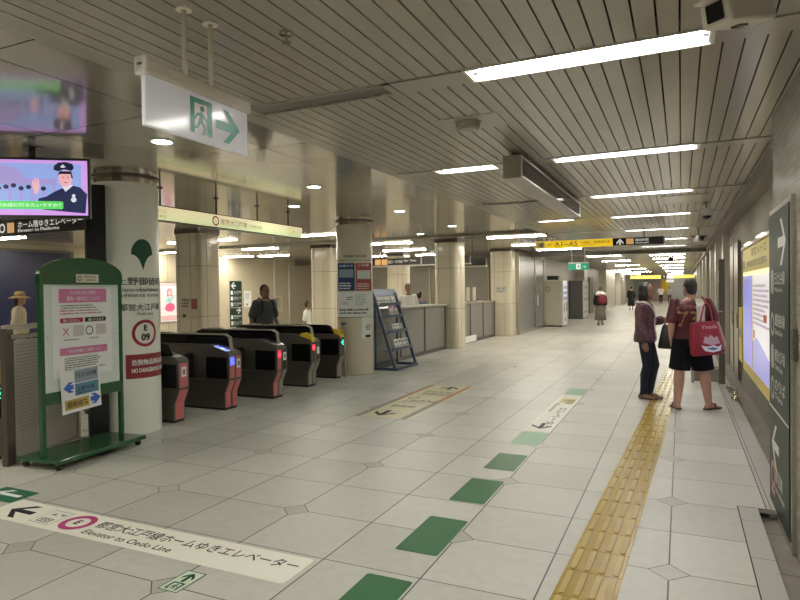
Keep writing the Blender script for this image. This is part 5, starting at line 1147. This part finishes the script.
    def body(s, label, loc, rz, m=SKIN, voxel=.008, scale=1.0, fat=1.0, hands=True, belly=0.0, group=None, arms=True, feet=True):
        b = MB(); J = s.J; s.torso(b, 0, .84, fat=fat, belly=belly)
        b.tube([J['neck'] - V(0, 0, .03), J['neck'].lerp(J['head'], .5), J['head'] - V(0, .01, .04)], [.058, .053, .052], 14)
        head(b, J['head'], J['look'])
        for q, sd in (('R', 1), ('L', -1)):
            s.arm(b, q, fat=fat); s.leg(b, q, fat=fat); s.foot(b, q)
            if hands:
                d = (J['wr' + q] - J['el' + q]); hd = J['hand' + q]
                hand(b, J['wr' + q], d if hd is None else hd, V(-sd, .25, 0) if hd is None else V(-sd, 0, -.1), .55, side=sd)
        o = solid(b, 'person', m, None, voxel, 3); o.location = loc; o.rotation_euler.z = rz; o.scale = (scale,) * 3
        return tag(o, label, 'person', group)

# woman in the mauve blouse, facing the right wall
WX, WY = -.455, 9.08
F = Fig(pelvis=(0, -.01, .93), shR=(.165, -.02, 1.36), elR=(.205, -.05, 1.09), wrR=(.195, .02, .86), shL=(-.165, .0, 1.36), elL=(-.20, .03, 1.11), wrL=(-.13, .215, 1.16),
        knR=(.07, .03, .49), anR=(.06, -.03, .075), knL=(-.07, .12, .50), anL=(-.055, .045, .085), toeR=(.35, 1, 0), toeL=(.15, 1, 0), look=(.05, 1, -.05), handR=(0, .15, -1), handL=(.1, 1, .15))
wm = F.body('woman in a mauve patterned blouse with white lace collar and dark jeans', (WX, WY, 0), rad(-96), SKIN2, scale=.945)
face_bits(wm, F.J['head'], F.J['look'])
hc = F.J['head']; b = MB(); b.ell(hc + V(0, -.022, .03), (.087, .098, .104), 18); b.ell(hc + V(0, -.055, -.06), (.080, .07, .12), 16); b.ell(hc + V(0, -.06, -.14), (.07, .05, .06), 14)
for sx in (-1, 1): b.ell(hc + V(sx * .070, -.01, -.05), (.022, .05, .09), 12)
solid(b, 'hair', HAIRM, wm, .008, 3)
BL = NB('mauve_print_cloth'); f_ = BL.noise(46, 2); BL.put(BL.b.inputs['Base Color'], BL.mix(BL.M('GREATER_THAN', f_, .53), (.075, .028, .042, 1), (.135, .072, .072, 1))); BL.b.inputs['Roughness'].default_value = .75
b = MB(); F.torso(b, .020, .84, 1.42, 1.0, hemw=.012)
for q in 'RL': F.arm(b, q, .012, .92, flare=.016)
bl = solid(b, 'blouse', BL.m, wm, .009, 4)
bvh = BVHTree.FromPolygons([v.co.copy() for v in bl.data.vertices], [list(p.vertices) for p in bl.data.polygons])
LACE = mat('white_lace', (.72, .68, .62), .7)
b = MB()
tb = MB(); F.torso(tb, .022, .84, 1.445, 1.0, hemw=.012); bvt = BVHTree.FromPolygons(tb.v, tb.f)
def on_cloth(p, off=.006): h = bvt.find_nearest(V(*p)); q = V(*p) - h[0]; return h[0] + (q.normalized() if q.length > 1e-4 else V(0, 1, 0)) * off * 1.6
for sx in (-1, 1):                                            # lace collar from the nape over each shoulder to the chest
    pth = [on_cloth((sx * x * 1.12, y * 1.25, z + .02 + .006 * (-1) ** i)) for i, (x, y, z) in enumerate(((.0, -.10, 1.42), (.05, -.10, 1.41), (.09, -.085, 1.41), (.115, -.05, 1.42), (.13, -.01, 1.43), (.13, .03, 1.41), (.12, .07, 1.38), (.105, .11, 1.345), (.085, .13, 1.31), (.06, .14, 1.275), (.035, .15, 1.25), (.01, .15, 1.235)))]
    b.tube(pth, .013, 8)
ft = [on_cloth((.012 + .016 * (-1) ** i, .2, 1.235 - i * .036), .008) for i in range(11)]
b.tube(ft, .012, 8); b.build('lace_trim', LACE, wm, smooth=True)
JEANS = mat('dark_denim', (.007, .009, .020), .8, noise=.25, nscale=50)
b = MB(); F.torso(b, .008, .84, 1.0)
for q in 'RL': F.leg(b, q, .007)
solid(b, 'jeans', JEANS, wm, .009, 4)
for q in 'RL': b = MB(); F.foot(b, q, .007, .006); solid(b, 'shoe', mat('tan_shoe', (.20, .095, .055), .5), wm, .008, 3)
# black bag in her left hand
hp = wm.matrix_basis @ (F.J['wrL'] + V(.02, .10, .0)); a_ = rad(-96)
bg = thing('handbag', 'black handbag held in front of the woman in the mauve blouse', 'bag', (hp.x, hp.y, hp.z - .40), a_)
b = MB(); b.loft([(V(0, 0, .005), V(.07, 0, 0), V(0, .145, 0)), (V(0, 0, .03), V(.085, 0, 0), V(0, .155, 0)), (V(0, 0, .16), V(.075, 0, 0), V(0, .130, 0)), (V(0, 0, .29), V(.05, 0, 0), V(0, .10, 0)), (V(0, 0, .33), V(.03, 0, 0), V(0, .085, 0))], 20, ex=3)
b.build('bag_body', mat('black_leather', (.012, .012, .012), .45, noise=.2, nscale=60), bg, auto=50)
for x in (-.025, .025):
    b = MB(); b.tube([(x, -.07, .31), (x * .8, -.05, .37), (x * .4, 0, .405), (x * .8, .05, .37), (x, .07, .31)], .007, 8); b.build('strap', BLACK, bg, smooth=True)

# man in the maroon football shirt, seen from behind
MX, MY = .105, 8.52
G = Fig(shR=(.195, -.02, 1.385), shL=(-.195, -.02, 1.385), elR=(.275, -.075, 1.12), wrR=(.345, -.13, .90), elL=(-.245, -.05, 1.11), wrL=(-.215, .07, .885),
        hipR=(.105, 0, .90), hipL=(-.105, 0, .90), knR=(.155, .015, .49), anR=(.205, -.03, .085), knL=(-.135, .02, .49), anL=(-.175, -.03, .085), toeR=(.85, .55, 0), toeL=(-.1, 1, 0), look=(-.35, 1, 0), head=(-.005, .025, 1.578))
mn = G.body('man in a maroon number 73 football shirt, black shorts and sandals, seen from behind', (MX, MY, 0), rad(14), SKIN, scale=.972, fat=1.15, belly=.05)
face_bits(mn, G.J['head'], G.J['look']); hair_short(mn, G.J['head'], G.J['look'], HAIRM, .008)
SHIRT = mat('maroon_jersey', (.075, .006, .013), .6, noise=.12, nscale=40)
b = MB(); G.torso(b, .022, .90, 1.43, 1.17, belly=.05, hemw=.012)
for q in 'RL': G.arm(b, q, .006, .37, 1.12, flare=.016)
sh = solid(b, 'shirt', SHIRT, mn, .009, 4)
bvh = BVHTree.FromPolygons([v.co.copy() for v in sh.data.vertices], [list(p.vertices) for p in sh.data.polygons])
pf = Proj((0, 0, 0), (1, 0, 0), (0, 0, 1), bvh)
GOLD = mat('dull_gold_print', (.33, .19, .065), .5)
b = MB(); text(b, '73', -.07, 1.08, .20, pf, .23, 'c', e=.002); b.build('number', GOLD, sh)
b = MB(); text(b, 'OTEMENTS', -.06, 1.32, .046, pf, .28, 'c', e=.002, arc=1.6); b.build('name_lettering', mat('dull_rose_print', (.42, .17, .13), .5), sh)
SHORTS = mat('black_shorts', (.005, .005, .006), .85, spec=.2)
b = MB(); G.torso(b, .012, .84, 1.0, 1.17, belly=.03)
for q in 'RL': G.leg(b, q, .018, .47, 1.15, .03)
solid(b, 'shorts', SHORTS, mn, .009, 3)
for q in 'RL':
    a = G.J['an' + q]; d = Vector((G.J['toe' + q].x, G.J['toe' + q].y, 0)).normalized(); r = V(d.y, -d.x, 0); B = V(a.x, a.y, 0)
    b = MB(); b.loft([(B - d * .075 + V(0, 0, .012), r * .03, V(0, 0, .01)), (B - d * .03 + V(0, 0, .012), r * .043, V(0, 0, .012)), (B + d * .11 + V(0, 0, .012), r * .052, V(0, 0, .012)), (B + d * .20 + V(0, 0, .012), r * .036, V(0, 0, .01))], 14, ex=2.6)
    sd = b.build('sandal', mat('dark_brown_sandal', (.05, .025, .02), .6), mn, smooth=True)
    b = MB(); b.tube([B + d * .06 + r * .047 + V(0, 0, .02), B + d * .09 + r * .03 + V(0, 0, .068), B + d * .125 + V(0, 0, .06), B + d * .09 - r * .03 + V(0, 0, .068), B + d * .06 - r * .047 + V(0, 0, .02)], .010, 8); b.build('sandal_strap', mat('dark_brown_sandal', (.05, .025, .02), .6), sd, smooth=True)
# red shopping bag on his right shoulder and the white towel over it
mw = mn.matrix_basis
bp_ = mw @ V(.125, -.235, .73)
bg = thing('shoulder_bag', 'red bag with a white picture hanging from the right shoulder of the man', 'bag', tuple(bp_), rad(14 + 10)); bg.scale = (.94, 1, 1)
b = MB(); b.loft([(V(0, 0, .0), V(.185, 0, 0), V(0, .05, 0)), (V(0, 0, .02), V(.20, 0, 0), V(0, .062, 0)), (V(-.005, 0, .20), V(.195, 0, 0), V(0, .068, 0)), (V(-.01, 0, .36), V(.175, 0, 0), V(0, .052, 0)), (V(-.015, 0, .41), V(.15, 0, 0), V(0, .03, 0))], 28, ex=4.5)
bb = b.build('bag_body', mat('red_bag_cloth', (.25, .008, .022), .5, noise=.12, nscale=20), bg, auto=60); bb.rotation_euler.y = rad(-4)
me = bb.data; bvh2 = BVHTree.FromPolygons([v.co.copy() for v in me.vertices], [list(p.vertices) for p in me.polygons])
pf = Proj((0, 0, 0), (1, 0, 0), (0, 0, 1), bvh2)
b = MB(); text(b, 'Ymade', .03, .325, .045, pf, .20, 'c', e=.002); b.build('lettering', mat('pale_pink_print', (.72, .40, .38), .5), bb)
b = MB(); b.poly([(-.07, .16), (-.04, .24), (.0, .22), (.03, .25), (.08, .21), (.12, .23), (.15, .14), (.05, .12)], pf, .002); b.build('grey_picture', mat('grey_pink_picture', (.45, .32, .33), .5), bb)
b = MB(); b.poly([(-.10, .13), (-.02, .11), (.06, .12), (.12, .10), (.17, .12), (.15, .05), (.05, .035), (-.05, .06)], pf, .004); b.build('white_picture', mat('white_picture', (.70, .72, .76), .5), bb)
b = MB(); b.poly([(-.03, .085), (.05, .10), (.12, .075), (.06, .06)], pf, .006); b.build('blue_picture', mat('dark_blue_picture', (.10, .13, .22), .5), bb)
b = MB(); b.rect(-.115, -.105, .0, .38, pf, .003, ny=6); b.build('side_seam', mat('dark_red_seam', (.16, .008, .015), .6), bb)
for x in (-.09, .07):
    q = bg.matrix_basis.inverted() @ (mw @ V(.125, -.03, 1.455)); b = MB(); b.tube([(x, -.01, .39), ((x + q.x) / 2, q.y * .25 - .03, .60), (q.x, q.y - .115, q.z - .06), (q.x, q.y - .03, q.z + .0), (q.x, q.y + .09, q.z - .07), (x, q.y + .14, .62)], .011, 8); b.build('strap', mat('red_bag_cloth', (.33, .012, .030), .5), bg, smooth=True)
tw = thing('towel', 'white towel draped over the right shoulder of the man in maroon', 'towel', tuple(mw.translation), rad(14)); tw.scale = mn.scale
b = MB(); prof = [(1.10, .0), (1.2, .0), (1.3, .0), (1.37, .0)]; L_ = []
for z in (1.10, 1.16, 1.22, 1.28, 1.33, 1.37):
    h = bvh.ray_cast(V(.075, -1, z), V(0, 1, 0)); L_.append(V(.075, (h[0].y if h[0] else -.13) - .022, z))
for y in (-.10, -.05, .0, .05, .09):
    h = bvh.ray_cast(V(.075, y, 2), V(0, 0, -1)); L_.append(V(.075, y, (h[0].z if h[0] else 1.4) + .022))
for z in (1.33, 1.26, 1.2):
    h = bvh.ray_cast(V(.075, 1, z), V(0, -1, 0)); L_.append(V(.075, (h[0].y if h[0] else .12) + .022, z))
b.loft([(p, V(.050 + .004 * math.sin(i * 2), 0, 0), (V(0, .011, 0) if 6 > i or i > 10 else V(0, 0, .011))) for i, p in enumerate(L_)], 12, ex=3); b.build('cloth', mat('white_towel', (.72, .68, .62), .9, noise=.06, nscale=60), tw, smooth=True)

def walker(label, loc, rz, h=1.68, top=None, bottom=None, skin=SKIN, style='trousers', sleeve=.4, stride=.12, voxel=.014, hairm=HAIRM, shoe=None, group=None, skirt_hem=.25, extra=None):
    st = stride
    g = Fig(knR=(.09, st * .6 + .02, .49), anR=(.085, st, .08), knL=(-.09, -st * .2 + .03, .49), anL=(-.085, -st, .10), elR=(.225, -.06 - st * .3, 1.1), wrR=(.225, -st * .7, .87), elL=(-.225, -.02 + st * .3, 1.1), wrL=(-.21, .06 + st, .88), **(extra or {}))
    o = g.body(label, loc, rz, skin, voxel, h / 1.70, group=group)
    face_bits(o, g.J['head'], g.J['look']); hair_short(o, g.J['head'], g.J['look'], hairm, voxel)
    b = MB(); g.torso(b, .02, .84 if style != 'dress' else .84, 1.43)
    for q in 'RL': g.arm(b, q, .016, sleeve, flare=.012)
    solid(b, 'shirt', top, o, voxel, 3)
    if style == 'trousers':
        b = MB(); g.torso(b, .008, .84, 1.0)
        for q in 'RL': g.leg(b, q, .012)
        solid(b, 'trousers', bottom, o, voxel, 3)
    else:
        b = MB(); b.loft([(V(0, 0, skirt_hem), V(.25, 0, 0), V(0, .22, 0)), (V(0, 0, .6), V(.21, 0, 0), V(0, .18, 0)), (V(0, 0, .92), V(.175, 0, 0), V(0, .13, 0)), (V(0, 0, 1.03), V(.15, 0, 0), V(0, .115, 0))], 24)
        b.build('skirt', bottom, o, smooth=True)
    for q in 'RL': b = MB(); g.foot(b, q, .007, .006); solid(b, 'shoe', shoe or BLACK, o, voxel, 2)
    return o, g
GREYT = mat('charcoal_tshirt', (.055, .055, .062), .7); WSHIRT = mat('white_shirt', (.70, .68, .63), .7); DARKC = mat('black_cloth', (.015, .015, .016), .8); NAVYC = mat('navy_cloth', (.03, .035, .06), .8)
# man coming through the gates
gm, gj = walker('man in a grey T-shirt with a rucksack coming through the ticket gates', (-6.78, 8.86, 0), rad(-105), 1.68, GREYT, NAVYC, SKIN2, 'trousers', .38, .10, .010, extra=dict(handL=None))
b = MB(); b.loft([(V(0, -.20, 1.0), V(.13, 0, 0), V(0, .07, 0)), (V(0, -.21, 1.05), V(.15, 0, 0), V(0, .09, 0)), (V(0, -.21, 1.25), V(.145, 0, 0), V(0, .085, 0)), (V(0, -.19, 1.40), V(.10, 0, 0), V(0, .05, 0))], 16, ex=3)
rk = thing('rucksack', 'black rucksack on the back of the man at the ticket gates', 'bag', (-6.78, 8.86, 0), rad(-105)); b.build('pack', DARKC, rk, smooth=True)
for sx in (-1, 1): b = MB(); b.tube([(sx * .09, -.13, 1.38), (sx * .10, -.03, 1.445), (sx * .11, .10, 1.36), (sx * .13, .10, 1.2), (sx * .15, -.10, 1.05)], .014, 8); b.build('strap', DARKC, rk, smooth=True)
# woman with the straw hat
hw, hj = walker('woman in a straw hat and pale top standing behind the steel fence', (-11.52, 7.5, 0), rad(-38), 1.60, mat('cream_blouse', (.60, .52, .36), .8), mat('grey_skirt', (.25, .26, .28), .8), SKIN, 'trousers', .9, .05, .014)
hc = hj.J['head']; b = MB(); b.lathe(tuple(hc + V(0, -.01, .04)), [(.0, .115), (.06, .112), (.09, .09), (.10, .03), (.105, .015), (.15, .0), (.20, -.03), (.205, -.032), (.15, -.008), (.10, .005)], 28); b.build('straw_hat', mat('straw', (.62, .45, .20), .8, noise=.15, nscale=90), hw, smooth=True)
b = MB(); b.lathe(tuple(hc + V(0, -.01, .04)), [(.101, .045), (.106, .02)], 28); b.build('hat_band', mat('brown_hat_band', (.25, .15, .06), .7), hw)
b = MB(); b.ell(hc + V(0, -.07, -.10), (.08, .05, .14), 14); solid(b, 'long_hair', HAIRM, hw, .014, 2)
# office staff and others behind
walker('man in a white shirt with a dark strap behind the counter', (-6.46, 14.45, 0), rad(-140), 1.72, WSHIRT, NAVYC, SKIN2, 'trousers', .4, .02, .014)
walker('dark haired person behind the counter right of the man in white', (-6.44, 15.15, 0), rad(20), 1.52, mat('grey_blue_top', (.22, .25, .28), .8), NAVYC, SKIN, 'trousers', .4, .02, .014)
walker('small distant person in white beside the square column past the gates', (-8.78, 13.25, 0), rad(-60), 1.30, WSHIRT, NAVYC, SKIN2, 'trousers', .5, .08, .014)
pm, pj = walker('person in a long brown skirt walking away with a white towel on the shoulders', (-3.06, 26.4, 0), rad(10), 1.62, DARKC, mat('brown_skirt', (.19, .16, .13), .8), SKIN, 'skirt', .9, .05, .016, hairm=mat('grey_hair', (.12, .11, .10), .6), skirt_hem=.22)
b = MB(); b.loft([(V(0, -.02, 1.46), V(.13, 0, 0), V(0, .11, 0)), (V(.01, -.02, 1.40), V(.22, 0, 0), V(0, .14, 0)), (V(.02, -.03, 1.30), V(.235, 0, 0), V(0, .16, 0))], 18); b.build('shawl', mat('white_shawl', (.72, .70, .66), .8), pm, smooth=True)
b = MB(); b.loft([(V(0, 0, 0), V(.12, 0, 0), V(0, .05, 0)), (V(0, 0, .1), V(.17, 0, 0), V(0, .07, 0)), (V(0, 0, .28), V(.15, 0, 0), V(0, .06, 0)), (V(0, 0, .38), V(.07, 0, 0), V(0, .04, 0))], 18); bq = thing('shoulder_bag', 'dark red bag on the back of the walker with the white shawl', 'bag', (-2.95, 26.15, .90), rad(10)); b.build('bag_body', mat('dark_red_bag', (.22, .02, .03), .6), bq, smooth=True)
walker('distant person in a long black dress near the pale wall panels', (-3.12, 44.5, 0), rad(10), 1.65, DARKC, DARKC, SKIN, 'skirt', .9, .05, .02, skirt_hem=.3)
walker('tiny distant person in a white top, left of the far pair', (-1.75, 62.5, 0), rad(185), 1.66, WSHIRT, DARKC, SKIN, 'trousers', .4, .08, .025)
walker('tiny distant person in dark trousers and pale top, right of the far pair', (-1.02, 63.5, 0), rad(170), 1.62, mat('pale_grey_top', (.45, .45, .45), .8), mat('brown_trousers', (.10, .07, .05), .8), SKIN, 'trousers', .4, .08, .025)
